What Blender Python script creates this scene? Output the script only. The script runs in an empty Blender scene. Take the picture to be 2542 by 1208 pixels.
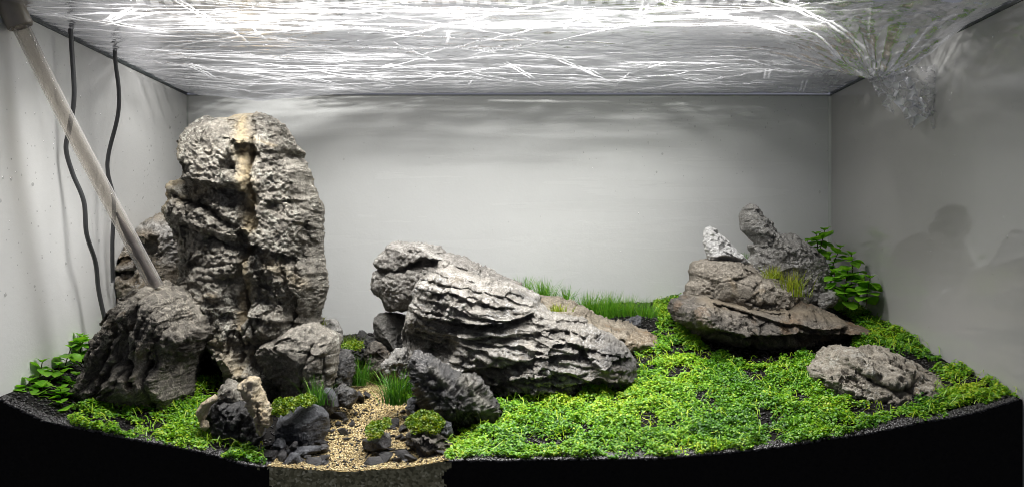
import bpy, bmesh, math, random
import numpy as np
from mathutils import Vector, Matrix

# ------------------------------------------------------------------ camera, world, light
C = bpy.context.scene.collection
SC = bpy.context.scene
CAM_Y, CAM_Z, FPX = -0.4935, 0.155, 2105.0
cam_d = bpy.data.cameras.new("camera")
cam = bpy.data.objects.new("camera", cam_d); C.objects.link(cam)
cam.location = (0, CAM_Y, CAM_Z); cam.rotation_euler = (math.radians(90), 0, 0)
cam_d.sensor_width = 36.0; cam_d.lens = FPX / 2542 * 36.0
cam_d.shift_y = 23 / 2542
cam_d.clip_start = 0.01; cam_d.clip_end = 20
SC.camera = cam
w = bpy.data.worlds.new("World"); SC.world = w; w.use_nodes = True
bg = w.node_tree.nodes["Background"]
bg.inputs[0].default_value = (0.80, 0.84, 1.0, 1); bg.inputs[1].default_value = 0.18
SC.view_settings.view_transform = 'Standard'
SC.view_settings.look = 'None'
SC.view_settings.exposure = 0.0
SC.view_settings.gamma = 1.0
SC.cycles.transparent_max_bounces = 24
SC.cycles.filter_width = 0.85
SC.cycles.use_denoising = True
SC.cycles.caustics_reflective = False
SC.cycles.caustics_refractive = False
SC.cycles.sample_clamp_indirect = 2.0
LAMP_A, LAMP_B = 4.6, 3.0     # watts of the two LED bars

# tank, metres: x left/right, y away from the camera, z up
XL, XR, YB, RIM = -0.304, 0.298, 0.300, 0.303
PI = math.pi

def W(px, py, Y):                      # photo pixel -> point of the plane y = Y
    d = Y - CAM_Y
    return ((px - 1271) / FPX * d, Y, CAM_Z - (py - 627) / FPX * d)
def PX(x, y, z):
    d = y - CAM_Y
    return 1271 + x * FPX / d, 627 - (z - CAM_Z) * FPX / d

# ------------------------------------------------------------------ noise
def _hash(ix, iy, iz, seed):
    h = (ix.astype(np.int64) * 374761393 + iy.astype(np.int64) * 668265263 + iz.astype(np.int64) * 2147483647 + seed * 974634777) & 0xFFFFFFFF
    h = ((h ^ (h >> 13)) * 1274126177) & 0xFFFFFFFF
    h = ((h ^ (h >> 16)) * 2246822519) & 0xFFFFFFFF
    return ((h ^ (h >> 15)) & 0xFFFFFF).astype(np.float64) / 0xFFFFFF
def vn(p, seed=0):
    f = np.floor(p); r = p - f; i = f.astype(np.int64)
    u = r * r * r * (r * (r * 6 - 15) + 10)
    out = 0
    for a in (0, 1):
        wx = u[:, 0] if a else 1 - u[:, 0]
        for b in (0, 1):
            wy = u[:, 1] if b else 1 - u[:, 1]
            for c in (0, 1):
                wz = u[:, 2] if c else 1 - u[:, 2]
                out = out + wx * wy * wz * _hash(i[:, 0] + a, i[:, 1] + b, i[:, 2] + c, seed)
    return out * 2 - 1
def fbm(p, seed=0, o=4, g=0.5):
    s = 0; a = 1; n = 0
    for k in range(o):
        s = s + a * vn(p * (2.03 ** k) + 17.3 * k, seed + k); n += a; a *= g
    return s / n
def ridged(p, seed=0, o=4, g=0.5):
    s = 0; a = 1; n = 0
    for k in range(o):
        s = s + a * (1 - np.abs(vn(p * (2.03 ** k) + 9.1 * k, seed + k)) * 2); n += a; a *= g
    return s / n
def cells(p, seed=0):                   # F1, F2 and a random value of the nearest cell
    i0 = np.floor(p).astype(np.int64)
    f1 = np.full(len(p), 9.0); f2 = f1.copy(); rv = np.zeros(len(p)); best = np.zeros((len(p), 3))
    for a in (-1, 0, 1):
        for b in (-1, 0, 1):
            for c in (-1, 0, 1):
                ix, iy, iz = i0[:, 0] + a, i0[:, 1] + b, i0[:, 2] + c
                q = np.stack([ix + _hash(ix, iy, iz, seed), iy + _hash(ix, iy, iz, seed + 1), iz + _hash(ix, iy, iz, seed + 2)], 1)
                d = np.linalg.norm(q - p, axis=1)
                m = d < f1
                f2 = np.where(m, f1, np.minimum(f2, d))
                rv = np.where(m, _hash(ix, iy, iz, seed + 3), rv)
                best = np.where(m[:, None], q, best)
                f1 = np.where(m, d, f1)
    return f1, f2, rv, best
def facets(p, seed=0):                  # broken planes: every cell is a tilted plane
    f1, f2, rv, q = cells(p, seed)
    k = np.floor(q * 7.1).astype(np.int64)
    g = np.stack([_hash(k[:, 0], k[:, 1], k[:, 2], seed + 11 + j) * 2 - 1 for j in range(3)], 1)
    return ((p - q) * g).sum(1) + (rv - .5) * .5, f2 - f1

# ------------------------------------------------------------------ objects
def tag(o, label=None, cat=None, group=None, kind=None):
    if label: o['label'] = label
    if cat: o['category'] = cat
    if group: o['group'] = group
    if kind: o['kind'] = kind
    return o
def empty(name, loc, label, cat, group=None):
    o = bpy.data.objects.new(name, None); C.objects.link(o); o.location = loc
    o.empty_display_size = 0.01
    return tag(o, label, cat, group)
def new_obj(name, me, mat=None, parent=None):
    o = bpy.data.objects.new(name, me); C.objects.link(o)
    if mat is not None and len(me.materials) == 0: me.materials.append(mat)
    if parent is not None: o.parent = parent
    return o
def mesh(name, v, f, smooth=True):
    me = bpy.data.meshes.new(name)
    me.from_pydata([tuple(q) for q in v], [], [tuple(q) for q in f]); me.update()
    if smooth: me.polygons.foreach_set('use_smooth', [True] * len(me.polygons))
    return me
def np_mesh(name, v, f, smooth=True):   # all faces with the same corner count
    me = bpy.data.meshes.new(name)
    n = len(f); k = f.shape[1]
    me.vertices.add(len(v)); me.vertices.foreach_set('co', np.ascontiguousarray(v, dtype=np.float32).ravel())
    me.loops.add(n * k); me.loops.foreach_set('vertex_index', np.ascontiguousarray(f, dtype=np.int32).ravel())
    me.polygons.add(n); me.polygons.foreach_set('loop_start', np.arange(0, n * k, k, dtype=np.int32))
    me.polygons.foreach_set('loop_total', np.full(n, k, dtype=np.int32))
    me.polygons.foreach_set('use_smooth', np.full(n, smooth, dtype=bool))
    me.update(calc_edges=True)
    me.validate()
    return me
def attr(me, name, vals):
    a = me.attributes.new(name, 'FLOAT', 'POINT'); a.data.foreach_set('value', np.asarray(vals, dtype=np.float32))
def box_mesh(name, a, b, bev=0.0):
    bm = bmesh.new(); bmesh.ops.create_cube(bm, size=1)
    for v in bm.verts:
        v.co = Vector(((a[0] + b[0]) / 2 + v.co.x * (b[0] - a[0]), (a[1] + b[1]) / 2 + v.co.y * (b[1] - a[1]), (a[2] + b[2]) / 2 + v.co.z * (b[2] - a[2])))
    if bev: bmesh.ops.bevel(bm, geom=bm.edges[:], offset=bev, segments=2, affect='EDGES', profile=.5)
    me = bpy.data.meshes.new(name); bm.to_mesh(me); bm.free(); return me
def spline(pts, n):
    pts = [Vector(p) for p in pts]; pts = [pts[0] * 2 - pts[1]] + pts + [pts[-1] * 2 - pts[-2]]
    out = []
    for i in range(1, len(pts) - 2):
        for k in range(n):
            t = k / n; a, b, c, d = pts[i - 1:i + 3]
            out.append(.5 * (2 * b + (c - a) * t + (2 * a - 5 * b + 4 * c - d) * t * t + (3 * b - a - 3 * c + d) * t ** 3))
    out.append(pts[-2]); return out
def sweep(path, rad, n=12, cap=True):
    V = []; F = []
    up = Vector((0.13, 1, 0.07)).normalized()
    for i, p in enumerate(path):
        t = (path[min(i + 1, len(path) - 1)] - path[max(i - 1, 0)]).normalized()
        a = t.cross(up).normalized(); b = t.cross(a)
        r = rad[i] if hasattr(rad, '__len__') else rad
        for k in range(n):
            q = 2 * PI * k / n; V.append(p + a * math.cos(q) * r + b * math.sin(q) * r)
    for i in range(len(path) - 1):
        for k in range(n):
            F.append((i * n + k, i * n + (k + 1) % n, (i + 1) * n + (k + 1) % n, (i + 1) * n + k))
    if cap: F.append(tuple(range(n))); F.append(tuple(range((len(path) - 1) * n, len(path) * n))[::-1])
    return V, F

# ------------------------------------------------------------------ materials
class NT:
    def __init__(s, name):
        s.m = bpy.data.materials.new(name); s.m.use_nodes = True
        s.t = s.m.node_tree; s.t.nodes.clear()
        s.out = s.t.nodes.new('ShaderNodeOutputMaterial')
    def n(s, kind, **kw):
        nd = s.t.nodes.new('ShaderNode' + kind)
        for k, v in kw.items():
            if k.startswith('i_'):
                key = k[2:].replace('_', ' ')
                if key.isdigit(): key = int(key)
                sock = nd.inputs[key]
                if hasattr(v, 'is_linked') or isinstance(v, bpy.types.NodeSocket): s.t.links.new(v, sock)
                else: sock.default_value = v
            else: setattr(nd, k, v)
        return nd
    def l(s, a, b): s.t.links.new(a, b)
    def coord(s): return s.n('TexCoord').outputs['Object']
    def noise(s, scale, detail=6, rough=.6, vec=None, dist=0.0):
        nd = s.n('TexNoise', i_Scale=scale, i_Detail=detail, i_Roughness=rough, i_Distortion=dist)
        s.l(vec if vec is not None else s.coord(), nd.inputs['Vector']); return nd.outputs['Fac']
    def mapr(s, fac, a, b, c=0., d=1.):
        nd = s.n('MapRange', i_1=a, i_2=b, i_3=c, i_4=d); s.l(fac, nd.inputs[0]); return nd.outputs[0]
    def ramp(s, fac, stops):
        nd = s.n('ValToRGB'); e = nd.color_ramp.elements
        while len(e) < len(stops): e.new(.5)
        for el, (p, c) in zip(e, stops): el.position = p; el.color = (*c, 1)
        s.l(fac, nd.inputs[0]); return nd.outputs[0]
    def mix(s, fac, a, b, mode='MIX'):
        nd = s.n('Mix', data_type='RGBA', blend_type=mode)
        for v, k in ((fac, 0), (a, 6), (b, 7)):
            if isinstance(v, bpy.types.NodeSocket): s.l(v, nd.inputs[k])
            else: nd.inputs[k].default_value = v if k == 0 else (*v, 1)
        return nd.outputs[2]
    def bump(s, h, strength, dist, normal=None):
        nd = s.n('Bump', i_Strength=strength, i_Distance=dist); s.l(h, nd.inputs['Height'])
        if normal is not None: s.l(normal, nd.inputs['Normal'])
        return nd.outputs[0]
    def bsdf(s, col, rough=.6, normal=None, **kw):
        nd = s.n('BsdfPrincipled')
        for v, k in ((col, 'Base Color'), (rough, 'Roughness')):
            if isinstance(v, bpy.types.NodeSocket): s.l(v, nd.inputs[k])
            else: nd.inputs[k].default_value = (*v, 1) if k == 'Base Color' else v
        if normal is not None: s.l(normal, nd.inputs['Normal'])
        for k, v in kw.items(): nd.inputs[k.replace('_', ' ')].default_value = v
        return nd.outputs[0]
    def done(s, sh): s.l(sh, s.out.inputs['Surface']); return s.m

def rock_mat(name, dark, mid, light, stain=None, rough=.75, scale=45, spec=.35, bump=.6, veins=None, stain_at=.62, crust=.55, veincol=(.5, .40, .24)):
    t = NT(name); co = t.coord()
    a = t.noise(scale, 8, .68, co, .6)
    col = t.ramp(a, [(.30, dark), (.5, mid), (.70, light)])
    fine = t.noise(scale * 16, 5, .7, co)
    col = t.mix(.55, col, t.ramp(fine, [(.3, tuple(c * .55 for c in dark)), (.55, mid), (.75, tuple(min(.9, c * 1.25) for c in light))]))
    if stain:
        b = t.noise(scale * .55, 5, .6, co, 1.2)
        col = t.mix(t.mapr(b, stain_at - .07, stain_at + .1, 0, .8), col, stain)
    rg = t.noise(scale * 2.4, 7, .62, co, .8)
    ab = t.n('Math', operation='ABSOLUTE'); sb = t.n('Math', operation='SUBTRACT'); sb.inputs[1].default_value = .5
    t.l(rg, sb.inputs[0]); t.l(sb.outputs[0], ab.inputs[0])
    pat = t.noise(scale * .8, 3, .5, co)
    cm = t.n('Math', operation='MULTIPLY'); t.l(t.mapr(ab.outputs[0], .028, .0, 0, crust), cm.inputs[0]); t.l(t.mapr(pat, .42, .62, .25, 1), cm.inputs[1])
    col = t.mix(cm.outputs[0], col, tuple(min(.85, c * 1.45) for c in light))
    va = t.n('Attribute', attribute_name='vein').outputs['Fac']
    vm = t.n('Math', operation='MULTIPLY'); t.l(va, vm.inputs[0]); t.l(t.mapr(fine, .25, .6, .35, 1), vm.inputs[1])
    col = t.mix(vm.outputs[0], col, veincol)
    b1 = t.noise(scale * 7, 8, .75, co, .3); b2 = t.noise(scale * 30, 4, .7, co)
    nrm = t.bump(b1, 1.0 if bump > .5 else .6, .0045)
    nrm = t.bump(b2, min(1, bump * 1.6), .001, nrm)
    return t.done(t.bsdf(col, rough, nrm, **{'Specular_IOR_Level': spec}))

M_tower = rock_mat('tower_stone', (0.0275, 0.0251, 0.0216), (0.2402, 0.2190, 0.1826), (0.6521, 0.5999, 0.5022), (.46, .35, .19), scale=32, stain_at=.66)
M_strata2 = rock_mat('layered_stone_dark_end', (0.0512, 0.0473, 0.0413), (0.2957, 0.2754, 0.2402), (0.6825, 0.6431, 0.5775), (.25, .20, .14), scale=36, stain_at=.66, veincol=(.06, .06, .062))
M_fur = rock_mat('furrowed_stone', (0.0213, 0.0193, 0.0166), (0.1865, 0.1687, 0.1399), (0.5850, 0.5336, 0.4388), (.20, .14, .07), scale=38, stain_at=.64)
M_pale = rock_mat('pale_stone', (0.1360, 0.1020, 0.0612), (0.5049, 0.4301, 0.3272), (0.7480, 0.6919, 0.6171), (.36, .23, .10), scale=42, stain_at=.60, veincol=(.78, .76, .72))
M_strata = rock_mat('layered_stone', (0.0512, 0.0473, 0.0413), (0.2772, 0.2587, 0.2310), (0.6169, 0.5840, 0.5381), (.25, .20, .14), scale=36, stain_at=.66)
M_pit = rock_mat('pitted_stone', (0.0704, 0.0563, 0.0384), (0.2688, 0.2304, 0.1728), (0.5376, 0.4816, 0.3920), (.25, .17, .09), scale=46, stain_at=.58)
M_black = rock_mat('black_stone', (0.0112, 0.0112, 0.0120), (0.0500, 0.0490, 0.0480), (0.2550, 0.2414, 0.2261), None, rough=.42, scale=46, spec=.5, crust=.75, veincol=(.36, .34, .28))
M_dark = rock_mat('dark_wet_stone', (0.0160, 0.0168, 0.0192), (0.0750, 0.0780, 0.0870), (0.2470, 0.2535, 0.2730), None, rough=.4, scale=46, spec=.5)
M_brown = rock_mat('brown_stone', (.085, .072, .056), (.27, .238, .192), (.52, .475, .40), (.27, .19, .10), scale=40, stain_at=.6)
M_slab = rock_mat('slab_stone', (0.0238, 0.0218, 0.0204), (0.1234, 0.1100, 0.0920), (0.3519, 0.3152, 0.2639), (.20, .12, .055), scale=38, stain_at=.58, veincol=(.22, .18, .125))
M_horn = rock_mat('horn_stone', (0.0884, 0.0850, 0.0795), (0.3519, 0.3372, 0.3079), (0.6409, 0.6188, 0.5746), None, scale=44)
M_white = rock_mat('white_stone', (.52, .51, .49), (.76, .75, .72), (.88, .875, .85), None, scale=44)
M_cream = rock_mat('cream_stone', (.36, .24, .10), (.72, .60, .40), (.88, .82, .68), (.42, .28, .13), scale=75, stain_at=.60)
M_round = rock_mat('round_stone', (0.0748, 0.0639, 0.0490), (0.3636, 0.3227, 0.2580), (0.7140, 0.6497, 0.5426), (.28, .21, .12), scale=44, stain_at=.62)
M_slate = rock_mat('slate_chip', (.012, .011, .012), (.035, .032, .033), (.085, .08, .078), None, rough=.35, scale=80, spec=.5, bump=.4)

def pane_mat(name, base, rough=.14, spec=.5, bm=1.0):
    t = NT(name); co = t.coord()
    mp = t.n('Mapping'); mp.inputs['Scale'].default_value = (1, 1, 14); t.l(co, mp.inputs['Vector'])
    st = t.noise(5, 5, .6, mp.outputs[0])
    cl = t.noise(18, 6, .65, co)
    col = t.mix(t.mapr(cl, .35, .7, 0, .35), base, tuple(c * .9 for c in base))
    fine = t.noise(420, 4, .65, co); wet = t.noise(150, 3, .6, co)
    nrm = t.bump(fine, .16 * bm, .0006); nrm = t.bump(wet, .12 * bm, .0010, nrm)
    r = t.mapr(st, .35, .65, rough * .6, rough * 1.5)
    return t.done(t.bsdf(col, r, nrm, **{'Specular_IOR_Level': spec}))
M_back = pane_mat('frosted_back_glass', (.68, .69, .67), .22, .35)
M_side = pane_mat('frosted_side_glass', (.66, .66, .64))
M_right = pane_mat('grey_side_glass', (.38, .375, .36), .04, 1.0, .06)
t = NT('glass_edge'); M_edge = t.done(t.bsdf((.03, .04, .038), .25))
t = NT('glass_rim'); M_rim = t.done(t.bsdf((.16, .165, .16), .3))
t = NT('clear_glass'); M_clear = t.done(t.n('BsdfTransparent').outputs[0])
t = NT('silicone'); M_sil = t.done(t.bsdf((.42, .44, .41), .3))

def soil_mat():
    t = NT('black_soil'); co = t.coord()
    a = t.noise(500, 4, .7, co)
    v = t.n('TexVoronoi', i_Scale=520.); t.l(co, v.inputs['Vector'])
    nrm = t.bump(v.outputs[0], .4, .0006)
    return t.done(t.bsdf(t.ramp(a, [(.3, (.003, .003, .003)), (.7, (.008, .007, .006))]), .7, nrm, **{'Specular_IOR_Level': .08}))
M_soil = soil_mat()
def sand_mat():
    t = NT('yellow_sand'); co = t.coord()
    v = t.n('TexVoronoi', i_Scale=900.); t.l(co, v.inputs['Vector'])
    sep = t.n('SeparateColor'); t.l(v.outputs['Color'], sep.inputs[0])
    big = t.noise(40, 4, .6, co)
    c1 = t.ramp(sep.outputs[0], [(0, (.07, .042, .012)), (.35, (.25, .172, .05)), (.75, (.37, .27, .095)), (1, (.58, .48, .26))])
    col = t.mix(t.mapr(big, .5, .75, 0, .5), c1, (.30, .20, .09))
    nrm = t.bump(v.outputs[0], .9, .0008)
    return t.done(t.bsdf(col, .6, nrm))
M_sand = sand_mat()
t = NT('dim_front_sand'); co = t.coord(); v_ = t.n('TexVoronoi', i_Scale=700.); t.l(co, v_.inputs['Vector'])  # front face of the sand: its weak light is painted in as darker olive
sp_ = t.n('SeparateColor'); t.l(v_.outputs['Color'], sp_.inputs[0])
M_sand_dim = t.done(t.bsdf(t.ramp(sp_.outputs[0], [(0, (.07, .065, .025)), (.5, (.17, .155, .075)), (.9, (.28, .26, .15)), (1, (.45, .42, .28))]), .6, t.bump(v_.outputs[0], .5, .0006)))
t = NT('soil_granule')
M_gran = t.done(t.bsdf((.018, .016, .016), .38, **{'Specular_IOR_Level': .5}))
t = NT('sand_grain'); a_ = t.n('Attribute', attribute_name='tint')
M_grain = t.done(t.bsdf(t.ramp(a_.outputs['Fac'], [(0, (.05, .03, .01)), (.5, (.27, .19, .06)), (1, (.62, .52, .29))]), .5))

def leaf_mat(name, stops, rough=.4, trans=.35):
    t = NT(name); a = t.n('Attribute', attribute_name='tint')
    col = t.ramp(a.outputs['Fac'], stops)
    p = t.bsdf(col, rough, **{'Specular_IOR_Level': .4})
    tr = t.n('BsdfTranslucent'); t.l(t.mix(1.0, col, (1.0, 1.0, .45), 'MULTIPLY'), tr.inputs[0])
    mx = t.n('MixShader', i_0=trans); t.l(p, mx.inputs[1]); t.l(tr.outputs[0], mx.inputs[2])
    return t.done(mx.outputs[0])
M_carpet = leaf_mat('carpet_leaf', [(0, (.022, .10, .006)), (.4, (.10, .275, .011)), (.75, (.22, .42, .016)), (1, (.43, .52, .03))])
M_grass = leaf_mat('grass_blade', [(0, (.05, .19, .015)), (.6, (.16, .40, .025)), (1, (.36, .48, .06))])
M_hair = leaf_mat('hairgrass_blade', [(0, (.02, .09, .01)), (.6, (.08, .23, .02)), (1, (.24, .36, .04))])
M_ygrass = leaf_mat('yellow_blade', [(0, (.14, .22, .015)), (.6, (.30, .36, .025)), (1, (.46, .46, .06))])
M_moss = leaf_mat('moss_frond', [(0, (.03, .09, .005)), (.55, (.13, .22, .008)), (1, (.30, .33, .02))])
M_stemleaf = leaf_mat('stem_leaf', [(0, (.06, .21, .015)), (.5, (.15, .40, .025)), (1, (.30, .54, .04))], .35, .5)
t = NT('plant_stem'); M_stem = t.done(t.bsdf((.05, .035, .018), .5))
t = NT('dark_cable'); M_cable = t.done(t.bsdf((.05, .051, .052), .4))
M_hose = None

# ------------------------------------------------------------------ the aquarium
tank = empty('aquarium', (0, 0.15, 0), 'glass aquarium with frosted white back and sides, planted inside', 'aquarium')
def child_box(name, a, b, mat, parent, bev=0, edge=None):
    off = Vector(parent.location)
    me = box_mesh(name, Vector(a) - off, Vector(b) - off, bev)
    o = new_obj(name, me, mat, parent); return o
TH = .005
child_box('back_pane', (XL - TH, YB, 0), (XR + TH, YB + TH, RIM - .0012), M_back, tank)
child_box('left_pane', (XL - TH, .0, 0), (XL, YB - .0004, RIM - .0012), M_side, tank)
child_box('right_pane', (XR, .0, 0), (XR + TH, YB - .0004, RIM - .0012), M_right, tank)
child_box('front_pane', (XL - TH, -TH, 0), (XR + TH, -.0004, RIM), M_clear, tank)
child_box('bottom_pane', (XL - TH, -TH, -.006), (XR + TH, YB + TH, -.0004), M_edge, tank)
child_box('rim_edge', (XL - TH, YB - .0005, RIM - .0012), (XR + TH, YB + TH, RIM - .0004), M_rim, tank)
child_box('rim_edge', (XL - TH, 0, RIM - .001), (XL + .0006, YB - .001, RIM + .001), M_edge, tank)
child_box('rim_edge', (XR - .0006, 0, RIM - .001), (XR + TH, YB - .001, RIM + .001), M_edge, tank)
for sx, xx, r in ((-1, XL, .0012), (1, XR, .0026)):
    V = []; F = []
    for k in range(14):
        z = .0 + (RIM - .002) * k / 13
        V += [(xx, YB - r, z - 0), (xx - sx * r * .6, YB - r * .6, z), (xx - sx * r, YB, z)]
    for k in range(13):
        for j in range(2):
            a = k * 3 + j; F.append((a, a + 1, a + 4, a + 3))
    V = [Vector(v) - Vector(tank.location) for v in V]
    new_obj('silicone_seam', mesh('seam', V, F), M_sil, tank)

# ------------------------------------------------------------------ soil and sand
_fx = [-60, 0, 100, 200, 300, 400, 500, 600, 655, 760, 880, 1000, 1105, 1300, 1500, 1700, 1900, 2100, 2300, 2450, 2560]
_fy = [985, 1000, 1048, 1066, 1088, 1106, 1126, 1155, 1164, 1172, 1176, 1170, 1152, 1146, 1146, 1140, 1120, 1090, 1052, 1020, 985]
FXW = np.array([W(a, b, 0)[0] for a, b in zip(_fx, _fy)]); FZW = np.array([W(a, b, 0)[2] for a, b in zip(_fx, _fy)])
BXW = np.array([-.31, -.23, -.17, -.10, -.04, .01, .1, .2, .31]); BZW = np.array([.116, .104, .080, .077, .090, .101, .108, .112, .116])
def ground(x, y, rough=True):
    x = np.asarray(x, float); y = np.asarray(y, float)
    f = np.interp(x, FXW, FZW); b = np.interp(x, BXW, BZW)
    g = np.clip(y / YB, 0, 1)
    g = .75 * g + .25 * (g * g * (3 - 2 * g))
    z = f + (b - f) * g
    if rough:
        p = np.stack([x.ravel() * 38, y.ravel() * 38, np.zeros(x.size)], 1)
        z = z + (fbm(p, 5, 3) * .0028 * np.clip(.25 + y.ravel() * 12, 0, 1)).reshape(x.shape)
    return z
def in_poly(px, py, poly):
    poly = np.asarray(poly, float); n = len(poly); ins = np.zeros(px.shape, bool)
    for i in range(n):
        x1, y1 = poly[i]; x2, y2 = poly[(i + 1) % n]
        if y1 == y2: continue
        c = ((y1 > py) != (y2 > py)) & (px < (x2 - x1) * (py - y1) / (y2 - y1) + x1)
        ins ^= c
    return ins
SAND = [(655, 1208), (648, 1165), (700, 1130), (780, 1085), (830, 1060), (815, 1035), (838, 1000), (870, 965), (925, 945), (965, 955), (1010, 1000), (1060, 1030), (1110, 1100), (1112, 1160), (1112, 1208)]
nx, ny = 420, 210
gx = np.linspace(XL + .0005, XR - .0005, nx); gy = .0008 + (YB - .0012) * np.linspace(0, 1, ny)
GX, GY = np.meshgrid(gx, gy); GZ = ground(GX, GY)
gpx, gpy = PX(GX, GY, GZ)
wob = (fbm(np.stack([GX.ravel() * 90, GY.ravel() * 90, np.zeros(GX.size)], 1), 3, 3) * 14).reshape(GX.shape)
is_sand = in_poly(gpx + wob, gpy + wob * .5, SAND)
def sheet(name, mask, dz, mat, kind):
    idx = np.arange(nx * ny).reshape(ny, nx)
    q = np.stack([idx[:-1, :-1], idx[:-1, 1:], idx[1:, 1:], idx[1:, :-1]], -1).reshape(-1, 4)
    m = (mask[:-1, :-1] | mask[:-1, 1:] | mask[1:, 1:] | mask[1:, :-1]).ravel()
    q = q[m]
    V = np.stack([GX.ravel(), GY.ravel(), GZ.ravel() + dz], 1)
    used = np.unique(q); rem = np.full(len(V), -1); rem[used] = np.arange(len(used))
    o = new_obj(name, np_mesh(name, V[used], rem[q]), mat)
    o['kind'] = kind
    return o
sheet('soil', ~is_sand | True, 0, M_soil, 'structure')
sheet('sand', is_sand, .0016, M_sand, 'structure')
NF = 60
ft = np.linspace(0, 1, NF)[:, None]
FXg = np.repeat(gx[None], NF, 0); FZg = ft * (GZ[0] + np.where(is_sand[0], .0016, .0004))[None]
wb = fbm(np.stack([FXg.ravel() * 160, FZg.ravel() * 160, FXg.ravel() * 0], 1), 15, 3).reshape(FXg.shape) * .006
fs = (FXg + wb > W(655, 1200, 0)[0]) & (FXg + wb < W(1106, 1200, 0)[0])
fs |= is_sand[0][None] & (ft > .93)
fidx = np.arange(NF * nx).reshape(NF, nx); fq = np.stack([fidx[:-1, :-1], fidx[:-1, 1:], fidx[1:, 1:], fidx[1:, :-1]], -1).reshape(-1, 4)
fin = fs[:-1, :-1].ravel()
for nm, sel, mt in (('soil', ~fin, M_soil), ('sand', fin, M_sand_dim)):
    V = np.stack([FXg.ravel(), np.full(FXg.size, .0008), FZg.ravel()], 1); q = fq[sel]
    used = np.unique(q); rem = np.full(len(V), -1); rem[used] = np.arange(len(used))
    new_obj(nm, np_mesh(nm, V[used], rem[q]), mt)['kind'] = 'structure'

def scatter_tris(n, seed, mask, size, mat, name, dz=0, flat=.7, ymax=.3, tint=False, region=None):
    rs = np.random.RandomState(seed)
    x = rs.uniform(XL + .003, XR - .003, n) if region is None else rs.uniform(region[0], region[1], n)
    y = rs.uniform(.001, ymax, n); z = ground(x, y) + dz
    px, py = PX(x, y, z); k = mask(x, y, px, py, rs); x, y, z = x[k], y[k], z[k]; m = len(x)
    oc = np.array([(1, 0, 0), (-1, 0, 0), (0, 1, 0), (0, -1, 0), (0, 0, 1), (0, 0, -1)], float)
    ft = np.array([(0, 2, 4), (2, 1, 4), (1, 3, 4), (3, 0, 4), (2, 0, 5), (1, 2, 5), (3, 1, 5), (0, 3, 5)])
    s = rs.uniform(size[0], size[1], m)
    A = rs.uniform(0, 2 * PI, m); B = rs.uniform(-.6, .6, m)
    v = oc[None] * s[:, None, None] * rs.uniform(.65, 1.2, (m, 6, 1)); v[:, :, 2] *= flat
    ca, sa = np.cos(A)[:, None], np.sin(A)[:, None]; cb, sb = np.cos(B)[:, None], np.sin(B)[:, None]
    x0, y0, z0 = v[:, :, 0], v[:, :, 1], v[:, :, 2]
    y1, z1 = y0 * cb - z0 * sb, y0 * sb + z0 * cb
    V = np.stack([x0 * ca - y1 * sa + x[:, None], x0 * sa + y1 * ca + y[:, None], z1 + z[:, None]], -1).reshape(-1, 3)
    V[:, 1] = np.maximum(V[:, 1], .0004)
    F = (ft[None] + 6 * np.arange(m)[:, None, None]).reshape(-1, 3)
    me = np_mesh(name, V, F, True)
    if tint: attr(me, 'tint', np.repeat(rs.rand(m), 6))
    o = new_obj(name, me, mat); o['kind'] = 'stuff'; return o
scatter_tris(26000, 2, lambda x, y, px, py, rs: ~in_poly(px, py, SAND), (.0008, .0016), M_gran, 'soil_granules', .0004)
scatter_tris(7000, 3, lambda x, y, px, py, rs: ~in_poly(px, py, SAND), (.0008, .0019), M_gran, 'soil_granules', .0008, ymax=.010)
scatter_tris(60000, 4, lambda x, y, px, py, rs: in_poly(px, py, SAND), (.0004, .0009), M_grain, 'sand_grains', .0018, ymax=.16, tint=True, region=(-.18, -.02))

scatter_tris(9000, 6, lambda x, y, px, py, rs: in_poly(px, py, SAND) & (rs.rand(len(x)) < .16), (.0005, .0012), M_gran, 'soil_granules', .0024, ymax=.13, region=(-.18, -.02))
# condensation on the panes
def drops(n, seed):
    rs = np.random.RandomState(seed); P = []; N = []
    for k in range(n):
        c = rs.rand()
        if c < .45: P.append((XL + .0002, rs.uniform(.01, .29), rs.uniform(.12, .30))); N.append((1, 0, 0))
        elif c < .75: P.append((rs.normal(.17, .09) if rs.rand() < .6 else rs.uniform(XL, XR), YB - .0002, .30 - abs(rs.normal(0, .05)))); N.append((0, -1, 0))
        else: P.append((XR - .0002, rs.uniform(.01, .29), rs.uniform(.10, .30))); N.append((-1, 0, 0))
    P = np.array(P); N = np.array(N, float); P[:, 0] = np.clip(P[:, 0], XL, XR); m = len(P)
    T = np.cross(N, np.array([0, 0, 1.])); B = np.tile(np.array([0, 0, 1.]), (m, 1)); r = rs.uniform(.00025, .0006, m) * (1 + 1.2 * (rs.rand(m) < .05)); el = rs.uniform(.9, 1.7, m)
    V = []
    for k in range(6):
        a = k * PI / 3; V.append(P + (r * math.cos(a))[:, None] * T + (r * el * math.sin(a))[:, None] * B)
    for k in range(6):
        a = k * PI / 3; V.append(P + .6 * (r * math.cos(a))[:, None] * T + .6 * (r * el * math.sin(a))[:, None] * B + (r * .45)[:, None] * N)
    V = np.stack(V, 1).reshape(-1, 3)
    f = [(k, (k + 1) % 6, 6 + (k + 1) % 6, 6 + k) for k in range(6)] + [(6, 7, 8, 9), (6, 9, 10, 11)]
    F = (np.array(f)[None] + 12 * np.arange(m)[:, None, None]).reshape(-1, 4)
    t = NT('water_drop'); tr = t.n('BsdfTransparent'); tr.inputs[0].default_value = (.95, .95, .95, 1); g = t.n('BsdfGlossy', i_Roughness=.25)
    mx = t.n('MixShader', i_0=.22); t.l(tr.outputs[0], mx.inputs[1]); t.l(g.outputs[0], mx.inputs[2])
    new_obj('condensation_drops', np_mesh('drops', V, F), t.done(mx.outputs[0]))['kind'] = 'stuff'
drops(700, 61)

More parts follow.
